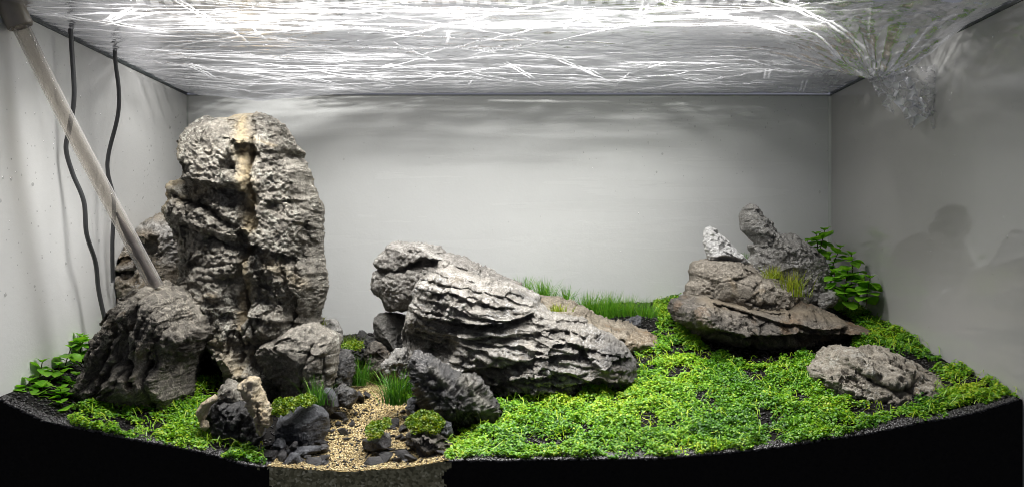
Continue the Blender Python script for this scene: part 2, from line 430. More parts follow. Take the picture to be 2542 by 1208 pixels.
# ------------------------------------------------------------------ rocks
def seg_dist(px, py, a, b):
    ax, ay = a; bx, by = b; vx, vy = bx - ax, by - ay
    L = vx * vx + vy * vy + 1e-12
    t = np.clip(((px - ax) * vx + (py - ay) * vy) / L, 0, 1)
    qx, qy = ax + t * vx, ay + t * vy
    return np.hypot(px - qx, py - qy), qx, qy, t

def rock_mesh(name, outline, Y, Tf, Tb, step=.00062, r=.75, bulges=(), creases=(), ledges=(), strata=None, pits=None,
              facet=(30, .004), amp=.0022, freq=45, seed=1, lean=0.0, cuts=0, cut_at=(.66, .9), jag=None, fine=.0013, hshift=None):
    poly = np.array([(W(a, b, Y)[0], W(a, b, Y)[2]) for a, b in outline])
    if jag is None: jag = min(.0022, .013 * (poly.max(0) - poly.min(0)).max())
    dense = []
    for i in range(len(poly)):
        p0, p1 = poly[i], poly[(i + 1) % len(poly)]; m = max(1, int(np.hypot(*(p1 - p0)) / .0016))
        for j in range(m): dense.append(p0 + (p1 - p0) * j / m)
    poly = np.array(dense); q3 = np.stack([poly[:, 0], poly[:, 1], poly[:, 0] * 0], 1)
    poly = poly + jag * np.stack([fbm(q3 * 170, seed + 60, 3, .6), fbm(q3 * 170 + 40, seed + 61, 3, .6)], 1)
    lo, hi = poly.min(0) - 2 * step, poly.max(0) + 2 * step
    nx = int((hi[0] - lo[0]) / step) + 2; nz = int((hi[1] - lo[1]) / step) + 2
    X, Z = np.meshgrid(lo[0] + np.arange(nx) * step, lo[1] + np.arange(nz) * step)
    x, z = X.ravel(), Z.ravel()
    d = np.full(x.shape, 9.); qx = x.copy(); qz = z.copy()
    for i in range(len(poly)):
        dd, ax, az, _ = seg_dist(x, z, poly[i], poly[(i + 1) % len(poly)])
        m = dd < d; d = np.where(m, dd, d); qx = np.where(m, ax, qx); qz = np.where(m, az, qz)
    ins = in_poly(x, z, poly)
    d = np.where(ins, d, 0)
    R = r * d.max()
    tt = np.sqrt(np.clip(1 - (1 - np.minimum(d / R, 1)) ** 2, 0, 1)).reshape(nz, nx)
    I = ins.reshape(nz, nx)
    for _ in range(int(.004 / step) + 3):
        p = np.pad(tt, 1, mode='edge')
        b = (p[:-2, 1:-1] + p[2:, 1:-1] + p[1:-1, :-2] + p[1:-1, 2:] + 2 * tt) / 6
        tt = np.where(I, b, 0)
    tt = tt.ravel()
    px, py = PX(x, Y, z)
    P3 = np.stack([x, np.full(x.shape, Y), z], 1)
    wx = fbm(P3 * freq * .8, seed + 40, 3) * 16
    wy = fbm(P3 * freq * .8 + 31.7, seed + 41, 3) * 16
    pxw, pyw = px + wx, py + wy
    h = np.zeros(x.shape)
    for (bx, by, rx, ry, a, ang) in bulges:
        ca, sa = math.cos(math.radians(ang)), math.sin(math.radians(ang))
        u = ((pxw - bx) * ca + (pyw - by) * sa) / rx; v = (-(pxw - bx) * sa + (pyw - by) * ca) / ry
        h += a * np.exp(-(u * u + v * v) ** 2.4)
    for (pts, wd, a) in creases:
        dm = np.full(x.shape, 1e9)
        for i in range(len(pts) - 1): dm = np.minimum(dm, seg_dist(pxw, pyw, pts[i], pts[i + 1])[0])
        h -= a * np.exp(-(dm / wd) ** 1.3)
    for (pts, L, a) in ledges:            # the rock below the line is set back, coming out again over L pixels
        pts = np.array(pts, float); o = np.argsort(pts[:, 0]); pts = pts[o]
        yl = np.interp(pxw, pts[:, 0], pts[:, 1]); s = pyw - yl
        e = np.clip((pxw - pts[0, 0]) / 25, 0, 1) * np.clip((pts[-1, 0] - pxw) / 25, 0, 1)
        h -= a * e * np.where(s > 0, (1 - np.exp(-s / 2.5)) * np.exp(-s / L), 0)
        h += .4 * a * e * np.where(s <= 0, np.exp(s / 14), np.exp(-s / 2))
    if strata:
        for (ang, period, a, warp) in strata:
            ca, sa = math.cos(math.radians(ang)), math.sin(math.radians(ang))
            u = x * ca + z * sa; v = -x * sa + z * ca
            q = np.stack([u * freq * .35, np.full(x.shape, seed * 1.7), v * freq * .9], 1)
            ph = v / period + warp * fbm(q, seed + 7, 4) + .35 * fbm(np.stack([u * 130, v * 60, v * 0 + seed], 1), seed + 3, 3)
            fr = ph - np.floor(ph)
            k = np.floor(ph)
            am = .35 + .9 * _hash(k.astype(np.int64), (k * 0).astype(np.int64), (np.floor(u * 22 + 3 * vn(np.stack([u * 9, k, k * 0], 1), 3))).astype(np.int64), seed)
            saw = np.where(fr < .16, fr / .16, 1 - (fr - .16) / .84)     # steep underside, sloping top
            gate = np.clip(fbm(np.stack([u * freq * .4, v * freq * .6, v * 0], 1), seed + 9, 2) + .75, .15, 1.2)
            h += a * (saw - .4) * am * gate
    fz = facets(P3 * facet[0] + .6 * np.stack([wx, wx * 0, wy], 1) / 16, seed)[0] if facet else 0
    if facet:
        h += facet[1] * np.clip(fz, -1.2, 1.2)
        wv = .5 * np.stack([wx, wy, wx * 0], 1) / 16
        h += facet[1] * .42 * np.clip(facets(P3 * facet[0] * 2.9 + wv + 7, seed + 2)[0], -1.1, 1.1) + facet[1] * .2 * np.clip(facets(P3 * facet[0] * 7 + wv + 3, seed + 4)[0], -1, 1)
    sh = np.clip(tt * 2.6, 0, 1)
    yf = Y - Tf * tt - h * sh
    fb = facets(P3 * facet[0] + 50, seed + 5)[0] if facet else 0
    yb = Y + Tb * tt + (facet[1] * fb * sh if facet else 0)
    yf = np.minimum(yf, yb - .0005 * sh)
    zc = z.mean()
    sy = lean * (z - zc)
    # mesh
    idx = np.arange(nx * nz).reshape(nz, nx)
    q = np.stack([idx[:-1, :-1], idx[:-1, 1:], idx[1:, 1:], idx[1:, :-1]], -1).reshape(-1, 4)
    q = q[ins[q].any(1)]
    N = nx * nz
    xs = np.where(ins, x, qx); zs = np.where(ins, z, qz)
    Vf = np.stack([xs, np.where(ins, yf, Y) + sy, zs], 1); Vb = np.stack([xs, np.where(ins, yb, Y) + sy, zs], 1)
    bmap = np.where(ins, np.arange(N) + N, np.arange(N))
    F = np.concatenate([q, bmap[q][:, ::-1]])
    V = np.concatenate([Vf, Vb])
    used = np.unique(F); rem = np.full(len(V), -1); rem[used] = np.arange(len(used))
    V = V[used]; F = rem[F]
    me = np_mesh(name, V, F)
    n = np.zeros(len(me.vertices) * 3, np.float32); me.vertices.foreach_get('normal', n); n = n.reshape(-1, 3)
    V = np.zeros(len(me.vertices) * 3, np.float32); me.vertices.foreach_get('co', V); V = V.reshape(-1, 3).astype(float)
    if cuts:
        rc = np.random.RandomState(seed + 900); cc = V.mean(0); ext = (V.max(0) - V.min(0)) / 2
        for k in range(cuts):
            dv = rc.normal(size=3) * np.array([1, .9, .9]); dv[1] = -abs(dv[1]) - (.35 if cut_at[0] < .7 else 1.3); dv /= np.linalg.norm(dv)
            pr = (V - cc) @ dv; sup = pr.max() * rc.uniform(*cut_at)
            ov = np.clip(pr - sup, 0, None); V -= ov[:, None] * dv * .93
        me.vertices.foreach_set('co', V.astype(np.float32).ravel()); me.update()
        me.vertices.foreach_get('normal', n_flat := np.zeros(len(V) * 3, np.float32)); n = n_flat.reshape(-1, 3)
    disp = amp * fbm(V * freq, seed + 20, 4, .55) + amp * .8 * (ridged(V * freq * 2.2 + 5, seed + 25, 3) - .3)
    sa = math.radians(strata[0][0]) if strata else 0
    U = np.stack([(V[:, 0] * math.cos(sa) + V[:, 2] * math.sin(sa)) * .5, V[:, 1], -V[:, 0] * math.sin(sa) + V[:, 2] * math.cos(sa)], 1)
    rough = np.clip(.62 + 1.7 * fbm(V * 42, seed + 33, 2), .06, 1.5)
    disp += fine * rough * (1.5 * np.abs(vn(U * 190, seed + 30)) + 1.1 * np.abs(vn(U * 380 + 9, seed + 31)) + .8 * vn(V * 640, seed + 32) - .8)
    if pits:
        f1, f2, rv, _ = cells(V * pits[0] + .35 * np.stack([fbm(V * pits[0] * .7, 70 + j, 2) for j in range(3)], 1), seed + 50)
        sm = np.clip((.42 - f1) / .16, 0, 1); disp -= pits[1] * (sm * sm * (3 - 2 * sm)) * np.clip(rv * 2 - .5, 0, 1.2)
    V += n * disp[:, None]
    V[:, 1] = np.clip(V[:, 1], .002, YB - .002); V[:, 0] = np.clip(V[:, 0], XL + .001, XR - .001)
    base = np.array([V[:, 0].mean(), V[:, 1].mean(), V[:, 2].min()])
    me.vertices.foreach_set('co', (V - base).astype(np.float32).ravel()); me.update()
    return me, base

def rock(label, mat, outline, Y, Tf, Tb, name='rock', cat='rock', group=None, veins=(), **kw):
    me, base = rock_mesh(name, outline, Y, Tf, Tb, **kw)
    if veins:
        co = np.zeros(len(me.vertices) * 3, np.float32); me.vertices.foreach_get('co', co); co = co.reshape(-1, 3) + base
        px, py = PX(co[:, 0], Y, co[:, 2]); wv = fbm(co * 90, 5, 3) * 14; val = np.zeros(len(co))
        for (pl, wd, st) in veins:
            dm = np.full(len(co), 1e9)
            for i in range(len(pl) - 1): dm = np.minimum(dm, seg_dist(px + wv, py + wv * .4, pl[i], pl[i + 1])[0])
            val = np.maximum(val, st * np.exp(-(dm / wd) ** 2))
        attr(me, 'vein', val)
    o = new_obj(name, me, mat); o.location = base
    return tag(o, label, cat, group)

# the tall tower
rock('tallest grey stone tower with tan veins, standing upright near the left corner', M_tower,
     [(512, 304), (530, 296), (560, 294), (590, 290), (620, 285), (650, 283), (675, 291), (700, 305), (712, 318), (722, 340), (738, 358), (752, 377), (733, 391), (750, 402),
      (765, 415), (772, 432), (770, 450), (778, 480), (790, 495), (797, 540), (801, 560), (797, 590), (795, 625), (803, 650), (806, 690), (810, 705), (803, 730), (795, 760), (788, 800),
      (785, 850), (775, 920), (740, 980), (715, 1012), (680, 1015), (600, 1000), (490, 990), (470, 950), (466, 870), (468, 760), (466, 680), (462, 610), (452, 585), (441, 560), (432, 540), (416, 520), (438, 499), (428, 485), (436, 455), (470, 438),
      (470, 425), (465, 390), (468, 365), (480, 345), (495, 320)], .145, .042, .055, step=.00058, r=.5, cuts=9, cut_at=(0.84, 0.97), seed=11, facet=(34, .0075), amp=.0017, freq=42, fine=.0013,
     bulges=[(545, 380, 78, 74, .018, 0), (700, 345, 45, 50, .008, 20), (715, 450, 50, 60, .013, 0), (560, 540, 90, 38, .010, 22), (590, 640, 70, 40, .006, 20), (735, 560, 55, 60, .008, 0),
             (685, 595, 38, 22, .010, 25), (740, 680, 55, 60, .008, 0), (560, 740, 70, 80, .006, 0), (690, 790, 50, 45, .012, 0), (650, 930, 48, 70, .016, -35), (620, 840, 55, 60, .010, -20),
             (648, 360, 12, 80, .005, -8), (535, 905, 62, 52, -.040, 0), (640, 440, 14, 60, .006, -12), (720, 800, 40, 30, .006, 0), (575, 460, 80, 16, .008, 4)],
     creases=[([(664, 395), (664, 450), (672, 520), (668, 590)], 9, .009), ([(655, 610), (652, 640), (646, 700), (648, 780), (652, 890)], 8, .013), ([(470, 490), (560, 520), (640, 580), (650, 600)], 8, .012),
              ([(500, 560), (560, 575), (620, 610)], 5, .005), ([(655, 300), (670, 350), (665, 395)], 5, .004), ([(760, 640), (770, 720), (760, 790)], 5, .005), ([(500, 640), (580, 660), (630, 650)], 5, .004),
              ([(520, 350), (525, 400), (500, 440)], 4, .003), ([(700, 690), (730, 740), (700, 770)], 4, .005), ([(560, 690), (600, 700), (630, 690)], 4, .003), ([(470, 560), (500, 640), (510, 740)], 6, .004)],
     ledges=[([(470, 452), (560, 463), (640, 484), (662, 490)], 26, .011), ([(655, 398), (700, 390), (745, 387)], 22, .006), ([(640, 592), (690, 612), (720, 625), (775, 640)], 26, .012),
             ([(690, 500), (740, 505), (780, 500)], 24, .007), ([(590, 880), (640, 900), (690, 960)], 20, .004), ([(540, 845), (600, 870), (650, 900)], 60, .008), ([(655, 770), (700, 775), (780, 800)], 24, .008)],
     strata=[(-38, .013, .0012, 1.4), (78, .026, .0065, 1.2)], pits=None,
     veins=[([(590, 290), (632, 300), (645, 360), (656, 420), (664, 500), (666, 570)], 17, .95), ([(654, 600), (648, 700), (646, 800)], 9, .7), ([(480, 380), (470, 450), (445, 470), (440, 530)], 15, .6), ([(600, 830), (640, 880), (690, 990)], 20, .45), ([(700, 640), (780, 700)], 14, .4), ([(560, 480), (500, 500)], 12, .4)])
# the buttress at its right foot
rock('grey veined stone leaning against the right foot of the tall tower', M_tower,
     [(648, 880), (655, 850), (690, 838), (720, 820), (746, 808), (774, 798), (806, 812), (837, 828), (842, 860), (838, 901), (832, 940), (820, 975), (800, 1010), (750, 1016), (710, 1000), (690, 950), (665, 910)],
     .105, .026, .03, step=.00058, r=.7, cuts=9, cut_at=(0.8, 0.95), seed=23, facet=(36, .008), amp=.0013, freq=50, strata=[(32, .009, .004, .8)],
     creases=[([(800, 830), (770, 900), (760, 960)], 5, .006), ([(690, 850), (730, 880), (720, 960)], 5, .005), ([(810, 880), (800, 950)], 5, .006)], ledges=[([(740, 845), (780, 835), (835, 850)], 20, .005)])
rock('small pale stone wedged behind the buttress of the tall tower', M_horn,
     [(790, 830), (806, 792), (820, 788), (836, 796), (848, 815), (850, 840), (845, 870), (800, 875)], .17, .012, .02, step=.00058, cuts=8, seed=31, facet=(60, .003), amp=.0015, freq=70)
# the furrowed front stone
rock('dark furrowed stone with a black crack, in front of the tall tower', M_fur,
     [(335, 722), (352, 712), (372, 722), (384, 706), (400, 702), (410, 716), (424, 704), (440, 716), (460, 737), (473, 760), (491, 782), (512, 814), (510, 837), (493, 860), (471, 900), (466, 932), (473, 975), (455, 1000), (437, 1015),
      (405, 1032), (350, 1032), (291, 1020), (227, 1025), (205, 1010), (214, 983), (228, 940), (246, 887), (262, 832), (287, 780), (310, 745)],
     .078, .034, .05, step=.00058, r=.5, cuts=3, cut_at=(0.8, 0.95), seed=41, facet=(32, .004), amp=.0024, freq=48, fine=.0018, lean=.10,
     strata=[(62, .0110, .0095, .7), (66, .0045, .003, .7)],
     bulges=[(420, 800, 55, 90, .010, -12), (390, 950, 70, 45, .012, 0), (450, 950, 25, 60, .006, 0), (270, 985, 60, 30, .012, -8), (480, 830, 25, 40, .006, 0), (330, 800, 25, 100, .006, 30)],
     creases=[([(400, 745), (385, 800), (378, 880), (395, 930)], 6, .014), ([(360, 750), (335, 820), (300, 910)], 6, .013), ([(330, 760), (300, 830), (268, 910)], 5.5, .012), ([(428, 860), (420, 920), (434, 960), (438, 1020)], 4, .016),
              ([(440, 780), (448, 850), (440, 900)], 4, .005), ([(300, 780), (280, 840), (255, 910)], 4, .006), ([(480, 770), (470, 830)], 3, .004)],
     ledges=[([(230, 940), (300, 960), (370, 915), (420, 935)], 20, .005), ([(240, 1000), (310, 1005), (400, 990)], 26, .008)])
# pale stone behind
rock('pale tan stone with a white crest, behind the hose end at the left', M_pale,
     [(344, 546), (364, 534), (384, 524), (404, 532), (427, 546), (444, 552), (450, 566), (460, 589), (466, 612), (475, 700), (470, 790), (440, 830), (320, 830), (275, 800), (263, 758), (260, 731), (250, 698), (252, 672), (265, 655), (275, 618), (298, 595), (312, 597), (334, 562)],
     .195, .034, .045, step=.00062, r=.7, cuts=9, cut_at=(0.8, 0.95), seed=53, facet=(36, .006), amp=.0026, freq=48, lean=.45, pits=(130, .0060),
     veins=[([(345, 562), (395, 560), (440, 572), (452, 640)], 15, .95), ([(258, 680), (310, 678), (370, 665)], 12, .7), ([(330, 600), (400, 620)], 16, .6)],
     bulges=[(390, 575, 60, 22, .014, 12), (330, 640, 50, 40, .006, 0), (310, 690, 50, 22, .010, 8), (440, 620, 20, 60, .008, 10)],
     creases=[([(420, 590), (405, 630), (392, 660)], 8, .012), ([(310, 640), (300, 665)], 5, .004)],
     ledges=[([(255, 672), (310, 676), (380, 660)], 40, .012), ([(345, 580), (400, 600), (425, 590)], 30, .010)])

# the middle group
rock('overhanging grey stone jutting left behind the big layered stone', M_strata,
     [(962, 607), (975, 600), (1004, 600), (1062, 605), (1106, 620), (1142, 638), (1182, 653), (1219, 669), (1248, 687), (1277, 697), (1302, 713), (1335, 731), (1345, 760), (1330, 800), (1180, 800), (1060, 800), (1026, 775),
      (1007, 771), (962, 769), (956, 753), (935, 731), (923, 713), (924, 680), (947, 669), (929, 658), (931, 647), (955, 627)],
     .195, .034, .05, step=.00062, r=.7, cuts=6, cut_at=(0.8, 0.95), seed=61, facet=(30, .005), amp=.0020, freq=44, strata=[(-22, .009, .0035, 1.0), (-18, .004, .0016, 1.0)],
     bulges=[(1010, 625, 60, 20, .008, 8), (1000, 715, 60, 45, .004, 0)], ledges=[([(935, 668), (1000, 672), (1050, 640), (1110, 645)], 24, .016), ([(1000, 620), (1060, 630)], 12, .003)], creases=[([(1000, 680), (1040, 650)], 4, .004)])
rock('big pale layered stone lying across the middle, ridged with thin ledges', M_strata2,
     [(1026, 738), (1026, 716), (1040, 687), (1077, 673), (1084, 655), (1102, 647), (1128, 658), (1157, 676), (1208, 695), (1262, 706), (1302, 717), (1339, 735), (1345, 753), (1370, 775), (1419, 786), (1470, 803), (1528, 837),
      (1561, 859), (1576, 895), (1577, 924), (1567, 950), (1528, 963), (1477, 972), (1426, 985), (1353, 990), (1299, 990), (1244, 980), (1215, 960), (1190, 945), (1135, 935), (1084, 910), (1040, 905), (1004, 880), (998, 851), (998, 815), (1007, 797), (1015, 764)],
     .150, .048, .045, step=.000585, r=.72, seed=71, facet=(22, .006), amp=.0017, freq=46, fine=.0013,
     strata=[(-9, .0115, .0050, 1.5), (-13, .0062, .0055, 1.3), (-7, .0034, .0016, 1.0)], lean=.22,
     veins=[([(1500, 860), (1550, 890), (1560, 930)], 34, .9), ([(1280, 725), (1325, 740)], 9, .6)],
     bulges=[(1150, 730, 130, 40, .010, 14), (1250, 830, 200, 40, .006, 8), (1060, 840, 75, 42, -.030, 0), (1520, 890, 55, 60, .008, 0), (1400, 900, 130, 40, .006, -10)],
     ledges=[([(1020, 770), (1100, 782), (1200, 790), (1330, 775)], 22, .018), ([(1150, 820), (1250, 815), (1390, 805)], 14, .007), ([(1010, 815), (1060, 808), (1130, 820)], 60, .014), ([(1100, 905), (1250, 880), (1380, 850), (1450, 855)], 16, .011),
             ([(1180, 940), (1280, 915), (1350, 905), (1450, 900)], 16, .009), ([(1400, 930), (1470, 915), (1530, 925)], 26, .014), ([(1410, 835), (1480, 862), (1560, 870)], 18, .008), ([(1070, 700), (1130, 706)], 10, .005), ([(1230, 722), (1300, 735)], 12, .005), ([(1200, 960), (1350, 955), (1560, 955)], 40, .012)])
rock('flat brown pitted stone sloping right from the big layered stone', M_pit,
     [(1330, 745), (1345, 737), (1383, 737), (1419, 745), (1448, 763), (1485, 786), (1535, 797), (1583, 811), (1623, 829), (1634, 845), (1628, 862), (1612, 872), (1586, 875), (1550, 880), (1480, 900), (1380, 870), (1320, 800)],
     .205, .040, .03, step=.00062, r=.9, seed=83, facet=(34, .004), amp=.0018, freq=52, pits=(190, .0040), strata=[(-18, .010, .003, .9)], lean=.6)
rock('rounded grey stone tucked under the overhang', M_horn,
     [(927, 793), (942, 777), (964, 774), (990, 780), (1010, 785), (1020, 830), (1010, 870), (971, 872), (945, 860), (925, 829)], .2, .022, .025, step=.00058, cuts=8, seed=91, facet=(48, .004), amp=.002, freq=60, ledges=[([(930, 815), (970, 810), (1000, 818)], 14, .005)])
rock('black streaked stone leaning before the big layered stone', M_black,
     [(1016, 897), (1020, 882), (1031, 874), (1053, 884), (1072, 888), (1094, 903), (1131, 925), (1153, 931), (1172, 928), (1190, 940), (1205, 960), (1227, 990), (1244, 1020), (1240, 1050), (1200, 1068), (1131, 1068), (1090, 1055), (1060, 1040), (1036, 1010), (1027, 968), (1029, 945), (1018, 916)],
     .062, .026, .03, step=.00065, r=.75, cuts=9, seed=101, facet=(44, .006), amp=.002, freq=60, fine=.002, strata=[(-42, .0075, .0060, .8), (-40, .0032, .0028, .8)], veins=[([(1160, 940), (1195, 980), (1222, 1030)], 15, .8), ([(1040, 950), (1100, 1000)], 4, .6), ([(1070, 900), (1130, 960)], 4, .6), ([(1035, 985), (1080, 1030)], 3, .6)], bulges=[(1180, 990, 45, 60, .008, -30), (1080, 960, 60, 60, .006, -30)],
     creases=[([(1150, 935), (1160, 980), (1200, 1040)], 4, .007), ([(1060, 895), (1100, 950), (1130, 1020)], 4, .004), ([(1175, 950), (1215, 1020)], 3, .004)])
rock('jagged dark stone standing at the head of the sand path', M_black,
     [(888, 817), (896, 818), (908, 830), (931, 845), (945, 870), (950, 900), (930, 930), (890, 920), (880, 880), (890, 850)], .19, .014, .02, step=.00058, cuts=10, seed=111, facet=(60, .0085), amp=.002, freq=70, strata=[(60, .008, .003, .7)])
rock('black ribbed stone below the buttress, left of the sand path', M_black,
     [(834, 879), (853, 866), (871, 884), (878, 923), (872, 960), (845, 975), (830, 960), (828, 920)], .125, .013, .02, step=.00055, cuts=10, seed=113, facet=(60, .0085), amp=.0022, freq=80, strata=[(0, .006, .004, .8)])
rock('low black boulder at the upper left edge of the sand', M_black,
     [(820, 968), (850, 957), (880, 968), (889, 985), (870, 1008), (840, 1010), (822, 995)], .088, .010, .014, step=.0006, cuts=12, seed=117, facet=(80, .003), amp=.0014, freq=90)
rock('smooth grey triangular stone between tall grass and sand', M_dark,
     [(800, 985), (808, 962), (822, 965), (836, 990), (838, 1015), (820, 1030), (795, 1025)], .072, .010, .014, step=.0006, cuts=8, seed=119, facet=(80, .002), amp=.001, freq=90)
rock('rough speckled stone behind the hairgrass tuft', M_horn,
     [(950, 905), (965, 885), (985, 868), (1005, 868), (1020, 890), (1024, 930), (1005, 950), (960, 945)], .135, .012, .016, step=.0006, seed=121, facet=(70, .003), amp=.003, freq=95, pits=(190, .003))
rock('dark blocky stone right of the hairgrass tuft', M_dark,
     [(1006, 1000), (1020, 985), (1036, 988), (1042, 1010), (1040, 1035), (1012, 1035)], .066, .009, .012, step=.0006, cuts=10, seed=123, facet=(80, .003), amp=.001, freq=90)
rock('brown knobby stone poking out above the sand path head', M_slab, [(905, 880), (925, 850), (945, 850), (965, 870), (980, 900), (970, 940), (920, 945)], .165, .012, .015, step=.00055, seed=127, facet=(60, .004), amp=.002, freq=80)

# front left cluster
rock('dark pocked stone under the cream finger stone', M_black,
     [(520, 1010), (550, 992), (594, 990), (625, 1008), (642, 1045), (650, 1078), (640, 1105), (611, 1118), (583, 1105), (550, 1090), (517, 1070), (505, 1040)], .036, .018, .02, step=.0006, cuts=8, cut_at=(.8, .95), seed=131, facet=(36, .006), fine=.0009, amp=.0014, freq=70, strata=[(-20, .007, .003, .8)], pits=(170, .002))
rock('small grey knob of stone resting beside the cream finger stone', M_tower,
     [(545, 985), (550, 957), (569, 944), (586, 950), (602, 963), (608, 992), (596, 1003), (555, 1003)], .042, .012, .014, step=.0006, seed=133, facet=(70, .003), amp=.0016, freq=90, ledges=[([(545, 985), (600, 985)], 10, .004)])
rock('cream porous finger-shaped stone slanting over a dark rock', M_cream,
     [(594, 952), (605, 938), (622, 930), (641, 938), (644, 960), (660, 990), (673, 1026), (674, 1056), (658, 1062), (654, 1083), (641, 1080), (633, 1045), (619, 1018), (605, 982)], .021, .008, .010, step=.0005, seed=137, facet=(90, .002), amp=.0018, freq=110, pits=(260, .0018), creases=[([(648, 1010), (655, 1045)], 3, .004)])
rock('cream curved stone hugging the left of the dark pocked rock', M_cream,
     [(487, 1029), (492, 1012), (503, 998), (517, 985), (534, 979), (540, 988), (522, 1008), (512, 1030), (502, 1048), (492, 1046)], .022, .007, .009, step=.0005, seed=139, facet=(90, .0015), amp=.001, freq=110)
rock('tiny cream lump below the curved cream stone', M_cream,
     [(499, 1044), (512, 1042), (517, 1058), (508, 1068), (498, 1060)], .02, .005, .006, step=.0005, seed=141, facet=(110, .001), amp=.0008, freq=130)
rock('wet blue-grey boulder carrying a moss cushion, left of the sand', M_dark,
     [(674, 1034), (704, 1026), (732, 1007), (770, 1002), (792, 1010), (811, 1034), (816, 1070), (800, 1100), (757, 1112), (715, 1122), (680, 1118), (670, 1080)], .040, .020, .022, step=.0006, cuts=16, seed=143, facet=(30, .006), fine=.0006, amp=.0008, freq=70, creases=[([(735, 1040), (745, 1100)], 3, .003)])
# front right of the sand
rock('flat layered slab under the yellow-green moss, right of the sand', M_slab,
     [(1005, 1080), (1042, 1068), (1083, 1074), (1116, 1090), (1128, 1120), (1120, 1145), (1080, 1148), (1040, 1135), (1010, 1110)], .024, .012, .022, step=.0005, cuts=3, seed=151, facet=(60, .0085), amp=.0014, freq=90, strata=[(-14, .006, .004, .7)])
rock('grey knob of stone at the right end of the mossy slab', M_dark,
     [(1088, 1050), (1098, 1041), (1118, 1046), (1127, 1064), (1124, 1085), (1095, 1085)], .035, .008, .010, step=.0005, cuts=8, seed=153, facet=(90, .002), amp=.001, freq=110)
rock('black wet pebble with a moss dot, lying in the sand', M_slate,
     [(894, 1096), (905, 1090), (930, 1088), (953, 1080), (968, 1088), (972, 1105), (950, 1117), (915, 1120), (896, 1114)], .028, .010, .012, step=.0005, cuts=8, seed=155, facet=(80, .002), amp=.0009, freq=110)
rock('white-topped small pebble beside the black wet pebble', M_horn,
     [(942, 1082), (950, 1073), (962, 1074), (968, 1086), (962, 1098), (946, 1098)], .034, .005, .007, step=.0005, seed=157, facet=(110, .001), amp=.0007, freq=130)

# the right group
rock('dark undercut slab with a brown top at the right', M_slab,
     [(1667, 762), (1672, 746), (1700, 737), (1716, 729), (1756, 727), (1839, 741), (1905, 750), (1971, 746), (2027, 760), (2067, 780), (2078, 796), (2112, 800), (2132, 814), (2112, 838), (2070, 852), (2004, 876), (1905, 884), (1806, 862), (1749, 843), (1706, 813), (1676, 793)],
     .195, .055, .045, step=.00062, r=.85, seed=161, facet=(26, .009), amp=.0013, freq=44, strata=[(-8, .014, .004, 1.0)], lean=.5,
     veins=[([(1735, 742), (1850, 755), (1960, 765), (2050, 785)], 17, .95)], bulges=[(1720, 780, 60, 40, .010, 0), (1860, 790, 70, 25, .008, 8)], ledges=[([(1730, 738), (1850, 775), (1950, 800), (2060, 795)], 30, .010), ([(1680, 800), (1800, 815), (1900, 815), (2000, 810), (2110, 812)], 60, .022), ([(1800, 745), (1870, 765), (1930, 770)], 8, .008)])
rock('brown weathered block stacked on the dark slab', M_brown,
     [(1700, 738), (1703, 708), (1719, 695), (1719, 672), (1729, 649), (1756, 644), (1782, 642), (1819, 647), (1852, 657), (1872, 669), (1905, 683), (1925, 690), (1955, 710), (1990, 742), (2000, 765), (1900, 785), (1800, 775), (1720, 760)],
     .205, .040, .04, step=.00062, r=.85, cuts=10, cut_at=(0.8, 0.95), seed=163, facet=(32, .0075), amp=.0013, freq=50, strata=[(-16, .012, .003, .9)], lean=.55,
     creases=[([(1790, 735), (1840, 748), (1890, 752)], 4, .006), ([(1710, 700), (1760, 705), (1850, 690)], 5, .004)], ledges=[([(1703, 715), (1740, 722), (1780, 735)], 16, .006)])
rock('white pointed stone perched on the brown block', M_white,
     [(1754, 645), (1749, 612), (1751, 579), (1758, 564), (1766, 561), (1782, 569), (1802, 589), (1825, 616), (1842, 639), (1866, 662), (1840, 664), (1790, 652)], .215, .014, .018, step=.00055, lean=.6, cuts=4, cut_at=(0.8, 0.95), seed=167, facet=(50, .006), amp=.0005, fine=.0006, freq=70, ledges=[([(1750, 634), (1800, 636), (1850, 652)], 14, .007)])
rock('grey horn-shaped stone, tallest of the right group', M_horn,
     [(1845, 650), (1868, 628), (1855, 614), (1857, 606), (1875, 607), (1870, 600), (1845, 569), (1844, 540), (1852, 513), (1872, 503), (1885, 508), (1895, 530), (1915, 550), (1928, 576), (1945, 583), (1974, 581), (1991, 596), (2021, 619), (2041, 639), (2045, 690), (2030, 720), (1940, 720), (1860, 690)],
     .240, .026, .03, step=.00058, r=.75, lean=.3, cuts=8, cut_at=(0.8, 0.95), seed=171, facet=(36, .0075), amp=.0009, fine=.0008, freq=56, strata=[(-38, .011, .003, .9)], ledges=[([(1850, 606), (1890, 608), (1910, 600)], 14, .005)], creases=[([(1900, 560), (1915, 580)], 4, .003)])
rock('light hollowed stone below the grey horn stone', M_horn,
     [(1985, 690), (2005, 676), (2030, 684), (2051, 706), (2058, 728), (2045, 755), (2000, 765), (1985, 735)], .215, .016, .02, step=.00055, cuts=8, seed=173, facet=(50, .004), amp=.002, freq=70, pits=(120, .004), creases=[([(2005, 735), (2035, 700)], 4, .006)])
rock('small grey stone half under the right leafy plants', M_horn,
     [(2030, 742), (2045, 726), (2066, 722), (2080, 738), (2078, 758), (2040, 764)], .2, .010, .014, step=.00055, cuts=8, seed=177, facet=(70, .003), amp=.0014, freq=90)
